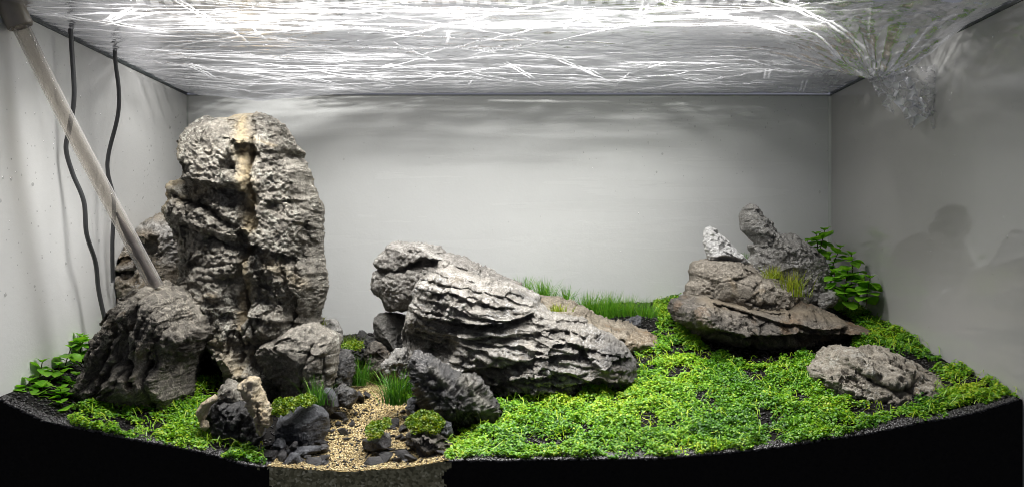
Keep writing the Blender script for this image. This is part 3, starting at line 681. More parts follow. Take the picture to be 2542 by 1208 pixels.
rock('round brown porous stone set in the carpet at the right', M_round,
     [(2017, 915), (2046, 893), (2067, 872), (2092, 859), (2116, 864), (2145, 876), (2177, 862), (2205, 868), (2216, 879), (2248, 886), (2283, 908), (2304, 932), (2325, 971), (2322, 998), (2297, 1024), (2248, 1034), (2194, 1030), (2141, 1022), (2102, 1008), (2053, 980), (2031, 955), (2019, 932)],
     .085, .040, .04, step=.00055, r=.9, seed=181, facet=(34, .006), amp=.0024, freq=54, pits=(175, .0085), lean=.35, strata=[(-20, .012, .003, 1.0)],
     creases=[([(2200, 930), (2198, 970), (2205, 1020)], 4, .010), ([(2070, 900), (2110, 930), (2150, 945), (2195, 935)], 6, .006), ([(2210, 970), (2240, 985)], 5, .004), ([(2050, 930), (2090, 950)], 5, .004)], bulges=[(2090, 885, 40, 25, .006, 20), (2150, 920, 45, 22, .006, 10), (2150, 975, 60, 30, .008, 0), (2250, 960, 50, 40, .006, 0)])
rock('dark triangular stone standing in front of the back grass', M_dark,
     [(1552, 800), (1570, 784), (1595, 780), (1593, 800), (1588, 822), (1560, 818)], .222, .005, .007, step=.0006, cuts=3, seed=187, facet=(90, .001), amp=.0006, freq=120)

# ------------------------------------------------------------------ slate chips
def chip_mesh(seed, sx, sy, sz):
    rs = random.Random(seed); bm = bmesh.new()
    for k in range(13):
        a = rs.uniform(0, 2 * PI); r = rs.uniform(.55, 1)
        bm.verts.new((math.cos(a) * r * sx, math.sin(a) * r * sy, rs.choice((-1, 1)) * rs.uniform(.4, 1) * sz))
    res = bmesh.ops.convex_hull(bm, input=bm.verts[:])
    bmesh.ops.delete(bm, geom=[g for g in res['geom_interior'] if isinstance(g, bmesh.types.BMVert)], context='VERTS')
    bmesh.ops.bevel(bm, geom=bm.edges[:], offset=min(sx, sy, sz) * .16, segments=1, affect='EDGES')
    me = bpy.data.meshes.new('chip'); bm.to_mesh(me); bm.free(); return me
CH = [chip_mesh(300 + k, 1, random.Random(k).uniform(.45, .8), random.Random(k + 50).uniform(.25, .5)) for k in range(9)]
for m_ in CH: m_.materials.append(M_slate)
def on_ground(px, py):
    lo, hi = .010, .299
    for _ in range(40):                 # walk along the sight line until it meets the ground
        mid = (lo + hi) / 2; x, y, z = W(px, py, mid)
        if z > float(ground(x, y)): lo = mid
        else: hi = mid
    return Vector(W(px, py, lo))
def chip(px, py, size, rz, tilt, k, label, group, name='slate_chip'):
    p = on_ground(px, py); o = new_obj(name, CH[k % 9], M_slate)
    o.location = p + Vector((0, 0, .0018 + size * .30)); o.scale = (size,) * 3; o.rotation_euler = (math.radians(tilt), math.radians(tilt * .6), math.radians(rz))
    return tag(o, label, 'stone chip', group)
rs = random.Random(9)
for (px, py, s) in [(826, 1022, 22), (842, 1006, 16), (868, 1008, 22), (895, 1000, 30), (912, 992, 24), (838, 1045, 26), (828, 1030, 14), (852, 1040, 13), (885, 1035, 14), (868, 1020, 13), (860, 1055, 18), (874, 1064, 13), (840, 1062, 16), (852, 1085, 20), (862, 1098, 12), (822, 1080, 12), (905, 1026, 9)]:
    chip(px, py, s / 2 * .00056, rs.uniform(0, 360), rs.uniform(-50, 50), rs.randrange(9), {(895, 1000): 'largest black slate chip on the upper sand, below the low black boulder', (912, 992): 'black slate chip highest on the sand path, near the hairgrass tuft', (838, 1045): 'broad black slate chip touching the right side of the wet blue-grey boulder', (905, 1026): 'tiny lone dark chip in the open middle of the sand', (852, 1085): 'narrow black slate chip lowest on the sand, level with the black wet pebble', (826, 1022): 'black slate chip leaning on the smooth grey triangular stone'}.get((px, py), 'small thin black slate chip strewn on the upper left of the sand path'), 'slate chips on the upper sand path')
for (px, py, s) in [(1000, 1030, 18), (985, 1045, 12), (1010, 1050, 24), (985, 1060, 28), (1000, 1075, 26), (970, 1068, 24), (1030, 1045, 20), (990, 1095, 22), (1005, 1100, 22), (965, 1125, 16), (1020, 1112, 20), (975, 1090, 14)]:
    chip(px, py, s / 2 * .00042, rs.uniform(0, 360), rs.uniform(-35, 35), rs.randrange(9), {(1030, 1045): 'dark slate chip just above the yellow-green moss cushion', (1000, 1030): 'dark square slate chip lying alone on the sand below the hairgrass', (985, 1060): 'largest dark slate chip behind the small round moss dot', (965, 1125): 'dark slate chip on the sand in front of the white-topped pebble'}.get((px, py), 'small dark slate chip piled between the black wet pebble and the mossy slab'), 'slate chips by the mossy slab')
for (px, py, s) in [(665, 1140, 34), (690, 1135, 36), (725, 1118, 34), (750, 1120, 30), (770, 1118, 22), (705, 1150, 28), (735, 1150, 30), (728, 1168, 34), (690, 1165, 20), (780, 1158, 34), (805, 1152, 28), (800, 1110, 22), (760, 1145, 18), (665, 1118, 26), (705, 1128, 24)]:
    chip(px, py, s / 2 * .00042, rs.uniform(-40, 40), rs.uniform(-30, 30), rs.randrange(9), 'small black chip among the bigger shards at the left front of the sand', 'slate chips at the left front of the sand')
for (px, py, s) in [(930, 1158, 36), (960, 1150, 34), (985, 1158, 30), (920, 1172, 30), (950, 1176, 28), (1000, 1146, 34), (1025, 1150, 34), (1050, 1140, 32), (985, 1168, 24), (1070, 1150, 30), (940, 1142, 16), (1040, 1125, 30), (1095, 1140, 26)]:
    chip(px, py, s / 2 * .00040, rs.uniform(-40, 40), rs.uniform(-30, 30), rs.randrange(9), 'small black chip among the bigger pieces at the right front of the sand', 'slate chips at the right front of the sand')

SH = [([(646, 1142), (660, 1120), (690, 1115), (696, 1146), (665, 1154)], .016, 'flat black shard at the left end of the sand, touching the carpet'),
      ([(688, 1122), (730, 1110), (775, 1108), (814, 1106), (802, 1122), (740, 1130), (700, 1138)], .022, 'long thin slate slab lying below the wet blue-grey boulder'),
      ([(700, 1176), (704, 1145), (722, 1122), (740, 1124), (752, 1150), (740, 1172), (715, 1180)], .010, 'upright pointed black shard at the left front of the sand'),
      ([(784, 1124), (798, 1100), (814, 1104), (814, 1122)], .026, 'small grey shard at the right tip of the long thin slate slab'),
      ([(760, 1166), (785, 1146), (814, 1140), (822, 1156), (795, 1168)], .010, 'wedge of black slate alone at the front of the sand, left of its middle'),
      ([(916, 1152), (945, 1138), (970, 1133), (966, 1150), (935, 1162)], .016, 'flat black slate piece in front of the black wet pebble'),
      ([(904, 1178), (935, 1160), (960, 1158), (956, 1176), (925, 1186)], .008, 'black slate piece at the very front edge, right of the sand middle'),
      ([(972, 1154), (1005, 1138), (1044, 1130), (1040, 1148), (1000, 1158)], .014, 'long black slate piece under the mossy slab front'),
      ([(670, 1104), (690, 1084), (706, 1092), (708, 1114), (685, 1118)], .020, 'small dark stone at the lower left of the wet blue-grey boulder'),
      ([(713, 1116), (728, 1090), (740, 1096), (737, 1116)], .018, 'pointed dark stone under the middle of the wet blue-grey boulder'),
      ([(1040, 1150), (1075, 1136), (1100, 1140), (1090, 1158), (1055, 1162)], .010, 'black slate piece between the mossy slab and the front glass')]
for k, (ol, Y_, lab) in enumerate(SH):
    rock(lab, M_dark if k % 3 else M_slate, ol, Y_, .006, .008, name='slate_shard', cat='stone', group='slate shards at the front of the sand', step=.0004, cuts=12, seed=900 + k, facet=(80, .0035), amp=.0005, freq=120, fine=.0003, r=.6)

# ------------------------------------------------------------------ carpet of tiny leaves
CARPETS = [
    [(1236, 985), (1300, 985), (1420, 985), (1560, 955), (1590, 900), (1560, 845), (1625, 862), (1640, 800), (1665, 740), (1690, 800), (1730, 850), (1790, 885), (1850, 905), (1920, 910), (2000, 880), (2035, 905), (2020, 960), (2100, 1000), (2200, 1020), (2330, 1000),
     (2310, 930), (2390, 905), (2470, 940), (2542, 950), (2560, 990), (2300, 1045), (2000, 1105), (1700, 1138), (1500, 1140), (1250, 1142), (1104, 1150), (1118, 1080), (1200, 1060), (1250, 1040)],
    [(2030, 745), (2110, 730), (2225, 745), (2220, 785), (2290, 830), (2345, 905), (2230, 885), (2110, 870), (2140, 815), (2080, 775)],
    [(165, 1040), (215, 1000), (250, 985), (330, 1005), (480, 1000), (470, 940), (545, 935), (555, 985), (490, 1020), (490, 1070), (560, 1085), (660, 1115), (655, 1158), (600, 1156), (500, 1130), (400, 1108), (280, 1092), (190, 1066)],
    [(1625, 760), (1640, 738), (1680, 738), (1690, 780), (1640, 800)]]
def leaf_cloud(name, pts, nrm_up, size, tint, mat, seed, stems=True):
    rs = np.random.RandomState(seed); m = len(pts)
    a = np.linspace(0, 2 * PI, 7)[:-1]
    base = np.stack([np.cos(a), np.sin(a) * .92, .22 * np.cos(a) ** 2], 1)
    n = np.stack([rs.normal(0, nrm_up, m), rs.normal(0, nrm_up, m) - .15, np.ones(m)], 1); n /= np.linalg.norm(n, axis=1)[:, None]
    u = np.stack([rs.normal(size=m), rs.normal(size=m), rs.normal(size=m)], 1); u -= n * (u * n).sum(1)[:, None]; u /= np.linalg.norm(u, axis=1)[:, None]
    v = np.cross(n, u)
    V = pts[:, None] + size[:, None, None] * (base[None, :, 0:1] * u[:, None] + base[None, :, 1:2] * v[:, None] + base[None, :, 2:3] * n[:, None])
    F = np.array([(0, 1, 2, 3), (0, 3, 4, 5)])[None] + 6 * np.arange(m)[:, None, None]
    V = V.reshape(-1, 3); F = F.reshape(-1, 4); T = np.repeat(tint, 6)
    V[:, 1] = np.clip(V[:, 1], .0003, YB - .0005); V[:, 0] = np.clip(V[:, 0], XL + .0004, XR - .0004)
    me = np_mesh(name, V, F, False); attr(me, 'tint', T)
    o = new_obj(name, me, mat); return o
def runners(name, n, poly_mask, seed, mat, base_h):
    rs = np.random.RandomState(seed)
    x = rs.uniform(XL, XR, n); y = rs.uniform(.001, YB, n); z = ground(x, y)
    px, py = PX(x, y, z); k = poly_mask(px, py); x, y = x[k], y[k]; m = len(x)
    a = rs.uniform(0, 2 * PI, m); L = rs.uniform(.004, .011, m); wdt = .00022
    V = []; 
    S = 4
    for j in range(S + 1):
        f = j / S
        cx = x + np.cos(a) * L * (f - .5); cy = y + np.sin(a) * L * (f - .5)
        cz = ground(np.clip(cx, XL, XR), np.clip(cy, 0, YB), False) + base_h * (.7 + .8 * f * (1 - f) * 4 * rs.uniform(.3, 1, m))
        V.append(np.stack([cx - np.sin(a) * wdt, cy + np.cos(a) * wdt, cz], 1)); V.append(np.stack([cx + np.sin(a) * wdt, cy - np.cos(a) * wdt, cz + .0002], 1))
    V = np.stack(V, 1); V[..., 1] = np.clip(V[..., 1], .0003, YB - .0005); V[..., 0] = np.clip(V[..., 0], XL + .0004, XR - .0004)
    F = np.array([(2 * j, 2 * j + 1, 2 * j + 3, 2 * j + 2) for j in range(S)])[None] + (2 * S + 2) * np.arange(m)[:, None, None]
    me = np_mesh(name, V.reshape(-1, 3), F.reshape(-1, 4), False); attr(me, 'tint', np.repeat(rs.uniform(.6, 1, m), 2 * S + 2))
    return new_obj(name, me, mat)
def carpet(polys, n, seed, name, hmax, label):
    rs = np.random.RandomState(seed)
    x = rs.uniform(XL + .001, XR - .001, n); y = .001 + (YB - .002) * rs.rand(n); z = ground(x, y)
    px, py = PX(x, y, z)
    p = np.stack([x * 60, y * 60, x * 0], 1)
    wob = fbm(p * 1.6, 77, 3) * 26
    inside = np.zeros(n, bool)
    for poly in polys: inside |= in_poly(px + wob, py + wob * .6, poly)
    dens = fbm(p * 1.15, 91, 3)
    inside &= (dens + rs.uniform(-.22, .22, n) > -.19)
    x, y, z, dens = x[inside], y[inside], z[inside], dens[inside]; m = len(x)
    cl = fbm(np.stack([x * 170, y * 170, x * 0], 1), 95, 2)
    top = hmax * np.clip(.55 + .9 * dens + .65 * cl, .08, 1.4)
    h = top * (rs.rand(m) ** .55)
    tn = np.clip(.48 + .55 * fbm(np.stack([x * 32, y * 32, x * 0], 1), 99, 3) + .22 * rs.normal(size=m) , 0, 1)
    o = leaf_cloud(name, np.stack([x, y, z + h + .0006], 1), .55, rs.uniform(.00055, .00098, m), tn, M_carpet, seed)
    tag(o, label, None, None, 'stuff')
carpet([CARPETS[0], CARPETS[1], CARPETS[3]], 560000, 401, 'carpet_plants', .0055, 'bright green carpet of tiny round leaves covering the right slope')
carpet([CARPETS[2]], 480000, 403, 'carpet_plants', .0052, 'green carpet patch of tiny leaves before the left stones')
def any_poly(px, py):
    r = np.zeros(px.shape, bool)
    for q in CARPETS: r |= in_poly(px, py, q)
    return r
rn = runners('carpet_runners', 3200, any_poly, 407, M_carpet, .0050); rn['kind'] = 'stuff'

# ------------------------------------------------------------------ grass tufts and moss
def tuft_mesh(seed, n, rx, ry, h, spread, wdt=.00028, droop=.4):
    rs = np.random.RandomState(seed); S = 5
    bx = rs.normal(0, rx * .5, n); by = rs.normal(0, ry * .5, n)
    a = rs.uniform(0, 2 * PI, n); le = rs.uniform(.3, 1.0, n) ** .8 * 1.08 * h; sp = np.abs(rs.normal(0, spread, n)) 
    dx = np.cos(a) * sp + bx / max(rx, 1e-6) * spread * .8; dy = np.sin(a) * sp
    V = []
    fa = rs.uniform(0, PI, n)
    for j in range(S + 1):
        f = j / S; wj = wdt * (1 - f) ** .7 * rs.uniform(.8, 1.2)
        cx = bx + dx * le * f ** (1 + droop * 2); cy = by + dy * le * f ** (1 + droop * 2)
        cz = le * (f - droop * sp * f * f)
        V.append(np.stack([cx - np.cos(fa) * wj, cy - np.sin(fa) * wj, cz], 1)); V.append(np.stack([cx + np.cos(fa) * wj, cy + np.sin(fa) * wj, cz], 1))
    V = np.stack(V, 1)
    F = np.array([(2 * j, 2 * j + 1, 2 * j + 3, 2 * j + 2) for j in range(S)])[None] + (2 * S + 2) * np.arange(n)[:, None, None]
    me = np_mesh('tuft', V.reshape(-1, 3), F.reshape(-1, 4), False)
    T = np.clip(.5 + rs.normal(0, .22, n), 0, 1)
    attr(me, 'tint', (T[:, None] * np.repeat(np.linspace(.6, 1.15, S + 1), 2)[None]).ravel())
    return me
def tuft(px, py, Y, h_px, w_px, n, seed, label, mat=M_grass, group=None, spread=.42, name='grass_tuft', cat='grass tuft', wdt=.00028, droop=.4):
    k = (Y - CAM_Y) / FPX
    o = new_obj(name, tuft_mesh(seed, n, w_px * .5 * k, min(.012, w_px * .4 * k), h_px * k, spread, wdt, droop), mat)
    o.location = Vector(W(px, py, Y)); return tag(o, label, cat, group)
g = 'grass tufts along the back wall'
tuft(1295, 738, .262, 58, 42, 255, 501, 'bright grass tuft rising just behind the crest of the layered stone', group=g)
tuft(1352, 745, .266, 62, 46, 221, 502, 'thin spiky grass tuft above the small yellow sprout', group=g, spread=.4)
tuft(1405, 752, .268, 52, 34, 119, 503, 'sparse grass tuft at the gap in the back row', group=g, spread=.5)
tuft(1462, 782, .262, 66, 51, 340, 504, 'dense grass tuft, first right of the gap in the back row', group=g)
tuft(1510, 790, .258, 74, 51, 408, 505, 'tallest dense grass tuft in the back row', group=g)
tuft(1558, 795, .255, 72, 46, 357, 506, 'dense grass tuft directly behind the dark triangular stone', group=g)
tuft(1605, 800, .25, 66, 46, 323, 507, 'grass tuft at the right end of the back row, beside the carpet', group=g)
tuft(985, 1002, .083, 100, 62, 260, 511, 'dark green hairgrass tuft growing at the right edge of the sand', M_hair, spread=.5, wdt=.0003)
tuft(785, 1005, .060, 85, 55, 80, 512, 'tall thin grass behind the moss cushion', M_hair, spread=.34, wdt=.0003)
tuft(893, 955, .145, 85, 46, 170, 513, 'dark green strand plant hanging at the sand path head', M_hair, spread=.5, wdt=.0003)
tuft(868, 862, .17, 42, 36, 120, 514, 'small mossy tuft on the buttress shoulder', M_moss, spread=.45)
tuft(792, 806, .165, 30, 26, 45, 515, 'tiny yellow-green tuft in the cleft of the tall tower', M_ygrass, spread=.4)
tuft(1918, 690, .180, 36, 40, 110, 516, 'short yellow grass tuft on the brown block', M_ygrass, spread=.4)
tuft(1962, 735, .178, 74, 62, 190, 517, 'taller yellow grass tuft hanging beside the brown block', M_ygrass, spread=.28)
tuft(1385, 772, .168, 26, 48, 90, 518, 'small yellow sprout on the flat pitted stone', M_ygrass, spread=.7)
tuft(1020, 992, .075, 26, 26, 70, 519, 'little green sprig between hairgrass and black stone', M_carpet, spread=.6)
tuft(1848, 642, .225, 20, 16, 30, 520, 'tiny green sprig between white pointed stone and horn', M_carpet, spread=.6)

def moss(px, py, Y, w_px, h_px, n, seed, label, thick=.006):
    k = (Y - CAM_Y) / FPX; rs = np.random.RandomState(seed)
    u = rs.uniform(-1, 1, (n * 2, 2)); u = u[(u ** 2).sum(1) < 1 + .25 * vn(np.concatenate([u * 3, u[:, :1] * 0], 1), seed)][:n]; m = len(u)
    dome = np.sqrt(np.clip(1.15 - (u ** 2).sum(1), 0, 1)) * (1 + .35 * vn(np.concatenate([u * 4, u[:, :1] * 0], 1), seed + 3))
    p = np.stack([u[:, 0] * w_px * .5 * k, u[:, 1] * .010, (h_px * .5 * k) * u[:, 1] + thick * dome * rs.rand(m) ** .3], 1)
    tn = np.clip(.5 + .5 * fbm(p * 300, seed, 2) + rs.normal(0, .18, m), 0, 1)
    XLs = leaf_cloud.__globals__
    a = np.linspace(0, 2 * PI, 7)[:-1]
    base = np.stack([np.cos(a), np.sin(a) * .45, .2 * np.cos(a)], 1)
    nn = rs.normal(size=(m, 3)) * .8 + np.array([0, -.2, 1]); nn /= np.linalg.norm(nn, axis=1)[:, None]
    uu = rs.normal(size=(m, 3)); uu -= nn * (uu * nn).sum(1)[:, None]; uu /= np.linalg.norm(uu, axis=1)[:, None]; vv = np.cross(nn, uu)
    s = rs.uniform(.0006, .0011, m)
    V = p[:, None] + s[:, None, None] * (base[None, :, 0:1] * uu[:, None] + base[None, :, 1:2] * vv[:, None] + base[None, :, 2:3] * nn[:, None])
    F = np.array([(0, 1, 2, 3), (0, 3, 4, 5)])[None] + 6 * np.arange(m)[:, None, None]
    me = np_mesh('moss', V.reshape(-1, 3), F.reshape(-1, 4), False); attr(me, 'tint', np.repeat(tn, 6))
    o = new_obj('moss_cushion', me, M_moss); o.location = W(px, py, Y); return tag(o, label, 'moss')
moss(705, 1018, .026, 66, 26, 1900, 601, 'green moss cushion on the front of the wet blue-grey boulder')
moss(755, 1000, .034, 60, 14, 1300, 602, 'dark moss strip along the top of the wet blue-grey boulder', .004)
moss(1056, 1056, .026, 102, 30, 3000, 603, 'yellow-green moss cushion on the flat layered slab')
moss(930, 1074, .026, 46, 24, 1100, 604, 'small round moss dot on the black wet pebble', .005)
moss(955, 1060, .034, 30, 16, 500, 605, 'brownish moss scrap behind the small round moss dot', .004)
moss(875, 862, .16, 60, 16, 900, 606, 'thin moss strip across the stones at the path head', .004)

# ------------------------------------------------------------------ leafy stem plants
def leaf_blade(seed):
    rs = random.Random(seed); V = []; F = []
    prof = [(0, .03), (.1, .09), (.28, .34), (.5, .43), (.72, .33), (.88, .16), (1, .0)]
    cu = rs.uniform(.10, .35)
    for (u, wv) in prof:
        zc = .10 * u - cu * u * u
        for s in (-1, -.5, 0, .5, 1): V.append((u, s * wv, zc + .16 * abs(s) * wv + .012 * math.sin(9 * u + s * 3)))
    for i in range(len(prof) - 1):
        for j in range(4):
            a = i * 5 + j; F.append((a, a + 1, a + 6, a + 5))
    me = mesh('leaf', V, F); attr(me, 'tint', [rs.uniform(.2, .5) + .35 * v[0] + (.15 if abs(v[1]) < .02 else 0) for v in V]); me.materials.append(M_stemleaf)
    return me
LEAF = [leaf_blade(700 + k) for k in range(6)]
def stem_plant(tip, base, Y, nodes, ln, seed, label, group, dY=0.0, name='leafy_plant'):
    rs = random.Random(seed)
    b = Vector(W(base[0], base[1], Y)); tp = Vector(W(tip[0], tip[1], Y + dY))
    tp.x = max(XL + .004, min(XR - .004, tp.x)); b.x = max(XL + .004, min(XR - .004, b.x))
    root = empty(name, b, label, 'plant', group)
    mid = (b + tp) / 2 + Vector((rs.uniform(-.002, .002), rs.uniform(-.003, .003), 0))
    path = spline([b - b, mid - b, tp - b], 6)
    V, F = sweep(path, [.00055 * (1 - .4 * i / len(path)) for i in range(len(path))], 6)
    new_obj('stem', mesh('stem', V, F), M_stem, root)
    n = len(path) - 1
    for k in range(nodes):
        f = 1 - (k / max(1, nodes)) * .85
        p = path[min(n, int(round(f * n)))]
        az = rs.uniform(-20, 20) + (90 if k % 2 else 0) + 20
        L = ln * .00029 * (.55 if k == 0 else rs.uniform(.85, 1.2))
        for s in ((0, 180) if k % 2 == 0 else (0, 180, 90, 270)):
            o = new_obj('leaf', LEAF[rs.randrange(6)], None, root)
            o.location = p
            o.rotation_euler = (math.radians(rs.uniform(-18, 18)), math.radians(-(38 if k == 0 else rs.uniform(-28, 34))), math.radians(az + s + rs.uniform(-15, 15)))
            o.scale = (L, L * rs.uniform(1.0, 1.3), L)
        if k == 0:
            for s in (90, 270):
                o = new_obj('leaf', LEAF[rs.randrange(6)], None, root); o.location = p
                o.rotation_euler = (0, math.radians(-30), math.radians(az + s)); o.scale = (L * .8, L, L)
gl = 'leafy stem plants in the left corner'
for (tip, base, Y, nd, ln, lab) in [
    ((190, 832), (188, 935), .095, 5, 34, 'tall leafy stem with a flat whorl top, beside the furrowed stone'),
    ((206, 836), (210, 940), .100, 5, 32, 'second tall leafy stem, close behind the flat whorl top'),
    ((244, 838), (240, 930), .120, 4, 30, 'leafy stem touching the upper edge of the furrowed stone'),
    ((260, 795), (255, 880), .140, 5, 26, 'highest small leafy sprig at the foot of the dark cable'),
    ((176, 862), (172, 960), .075, 4, 34, 'mid-height leafy stem in the left plant clump'),
    ((104, 898), (108, 985), .048, 4, 36, 'leafy stem with a small dark top near the left wall'),
    ((145, 905), (150, 990), .052, 4, 36, 'leafy stem in the centre of the left plant clump'),
    ((192, 930), (190, 1010), .060, 4, 36, 'broad leafy stem at the base of the furrowed stone'),
    ((60, 945), (75, 1015), .034, 4, 44, 'pale broad-leaved stem pressed to the left glass'),
    ((105, 960), (110, 1030), .034, 4, 42, 'broad-leaved stem at the front of the left clump'),
    ((150, 965), (150, 1035), .036, 4, 40, 'broad-leaved stem just left of the carpet patch'),
    ((85, 1000), (95, 1045), .024, 3, 40, 'lowest broad-leaved stem, over the black soil at the left'),
    ((150, 1000), (155, 1050), .026, 3, 38, 'lowest leafy stem beside the left end of the carpet patch'),
    ((225, 880), (222, 950), .092, 4, 30, 'short leafy stem against the side of the furrowed stone')]:
    stem_plant(tip, base, Y, nd + 1, ln * .86, int(tip[0] * 7 + tip[1]), lab, gl)
gr = 'leafy stem plants in the right corner'
for (tip, base, Y, nd, ln, lab) in [
    ((2047, 572), (2037, 692), .255, 5, 38, 'tallest leafy stem behind the grey horn stone'),
    ((2026, 582), (2020, 680), .265, 4, 36, 'leafy stem peeking over the shoulder of the grey horn stone'),
    ((2005, 598), (2010, 680), .27, 3, 30, 'leafy stem half hidden behind the grey horn stone'),
    ((2086, 614), (2062, 705), .240, 5, 36, 'leafy stem leaning right of the tallest one'),
    ((2114, 632), (2112, 720), .215, 4, 36, 'leafy stem with a bright bare top near the right glass'),
    ((2072, 676), (2072, 745), .205, 4, 38, 'short leafy stem right of the hollowed stone'),
    ((2104, 672), (2104, 750), .205, 4, 38, 'short leafy stem in the middle of the right clump'),
    ((2132, 692), (2130, 755), .200, 4, 38, 'short leafy stem in front of the right clump'),
    ((2160, 690), (2150, 760), .190, 4, 34, 'rightmost leafy stem, touching the right glass'),
    ((2095, 712), (2098, 765), .195, 3, 36, 'lowest leafy stem growing out of the carpet at the right')]:
    stem_plant(tip, base, Y, nd + 1, ln * 1.1, int(tip[0] * 3 + tip[1]), lab, gr)

# ------------------------------------------------------------------ hose and cables
def hose_mat():
    t = NT('milky_hose'); co = t.coord()
    lw = t.n('LayerWeight', i_Blend=.35)
    p = t.bsdf((.50, .49, .48), .1, None, **{'Specular_IOR_Level': .6})
    tl = t.n('BsdfTranslucent'); tl.inputs[0].default_value = (.55, .54, .52, 1)
    m1 = t.n('MixShader', i_0=.45); t.l(p, m1.inputs[1]); t.l(tl.outputs[0], m1.inputs[2])
    tr = t.n('BsdfTransparent'); tr.inputs[0].default_value = (.92, .90, .87, 1)
    m2 = t.n('MixShader'); t.l(t.mapr(lw.outputs['Facing'], .1, .95, .14, .75), m2.inputs[0]); t.l(tr.outputs[0], m2.inputs[1]); t.l(m1.outputs[0], m2.inputs[2])
    return t.done(m2.outputs[0])
M_hose = hose_mat()
t = NT('khaki_connector'); co = t.coord()
M_conn = t.done(t.bsdf(t.ramp(t.noise(60, 4, .6, co), [(.3, (.16, .135, .10)), (.7, (.26, .225, .175))]), .35))
pts = [W(52, 68, .016), W(150, 265, .03), W(262, 478, .048), W(388, 712, .066)]
hs = empty('hose', pts[-1], 'milky plastic hose with a khaki connector, slanting down from the upper left', 'hose')
path = [p - Vector(pts[-1]) for p in spline(pts, 14)]
V1, F1 = sweep(path, .0049, 24, False); V2, F2 = sweep(path, .0037, 24, False)
nV = len(V1); F = F1 + [tuple(i + nV for i in q[::-1]) for q in F2]
for k in range(24):
    k2 = (k + 1) % 24; F.append((k, k + nV, k2 + nV, k2)); e = (len(path) - 1) * 24; F.append((e + k, e + k2, e + k2 + nV, e + k + nV))
new_obj('tube', mesh('tube', V1 + V2, F), M_hose, hs)
sl = path[int(len(path) * .74):]
rsl = np.random.RandomState(4)
V, F = sweep(sl, [.0032 * (.25 + .75 * min(1, i / 4)) * rsl.uniform(.55, 1) for i in range(len(sl))], 12)
t = NT('brown_silt'); M_silt = t.done(t.bsdf((.10, .085, .085), .8))
new_obj('silt', mesh('silt', V, F), M_silt, hs)
cp = [Vector(W(-14, -70, .010)), Vector(W(52, 68, .016))]
cp = [c - Vector(pts[-1]) for c in cp]
d_ = (cp[1] - cp[0]).normalized()
cpath = [cp[0], cp[0].lerp(cp[1], .5), cp[1] - d_ * .001, cp[1]]
V, F = sweep(cpath, [.0078, .0076, .0074, .0068], 28)
new_obj('connector', mesh('connector', V, F), M_conn, hs)
def cable(pts, r, label):
    pts = [Vector(p) for p in pts]; b = pts[-1]
    path = spline([p - b for p in pts], 10); V, F = sweep(path, r, 10)
    o = new_obj('cable', mesh('cable', V, F), M_cable); o.location = b; return tag(o, label, 'cable')
cable([W(163, -60, .064), W(170, 0, .066), W(178, 120, .068), W(184, 240, .070), (W(172, 320, .072)), W(164, 370, .072), W(180, 430, .076), W(208, 500, .080), W(215, 580, .083), W(237, 650, .094), W(245, 720, .100), W(262, 800, .106)], .0015, 'dark cable wavering down the left glass, nearer of the two')
cable([W(292, -60, .125), W(290, 10, .128), W(285, 130, .128), W(295, 225, .130), W(292, 290, .131), W(270, 380, .131), W(268, 430, .131), W(283, 500, .133), W(279, 600, .134), W(280, 700, .14)], .00145, 'dark cable ending behind the pale tan stone, farther of the two')

# ------------------------------------------------------------------ lamp over the tank
t = NT('lamp_body'); M_lamp = t.done(t.bsdf((.5, .5, .52), .4))
t = NT('diode_light'); em = t.n('Emission'); em.inputs[0].default_value = (1.0, .985, .95, 1); em.inputs[1].default_value = 6.0; M_led = t.done(em.outputs[0]); M_led.cycles.emission_sampling = 'NONE'
dm = box_mesh('diode', (-.0022, -.0022, -.001), (.0022, .0022, .0004)); dm.materials.append(M_led)
def light_bar(watts, LX0, LX1, LY, LZ, nd, rows, label):
    lamp = empty('light_bar', ((LX0 + LX1) / 2, LY, LZ), label, 'lamp', 'LED light bars over the tank')
    child_box('housing', (LX0 - .01, LY - .026, LZ + .001), (LX1 + .01, LY + .026, LZ + .013), M_lamp, lamp, .002)
    ld = bpy.data.lights.new('bar_light', 'AREA'); ld.shape = 'RECTANGLE'; ld.size = LX1 - LX0; ld.size_y = max(rows) - min(rows) + .005
    ld.energy = watts; ld.color = (1.0, .985, .95)
    lo_ = bpy.data.objects.new('bar_light', ld); C.objects.link(lo_); lo_.parent = lamp; lo_.location = (0, 0, .0003)
    for yy in rows:
        for k in range(nd):
            o = new_obj('diode', dm, None, lamp); o.location = (LX0 + (LX1 - LX0) * (k + .5) / nd - lamp.location.x, yy, 0)
light_bar(LAMP_A, -.25, .19, .047, .3205, 48, (-.020, -.007, .007, .020), 'white LED light bar showing at the top edge, nearer the front glass')
light_bar(LAMP_B, -.25, .175, .188, .3620, 48, (-.015, -.005, .005, .015), 'white LED light bar above the film, nearer the back glass')

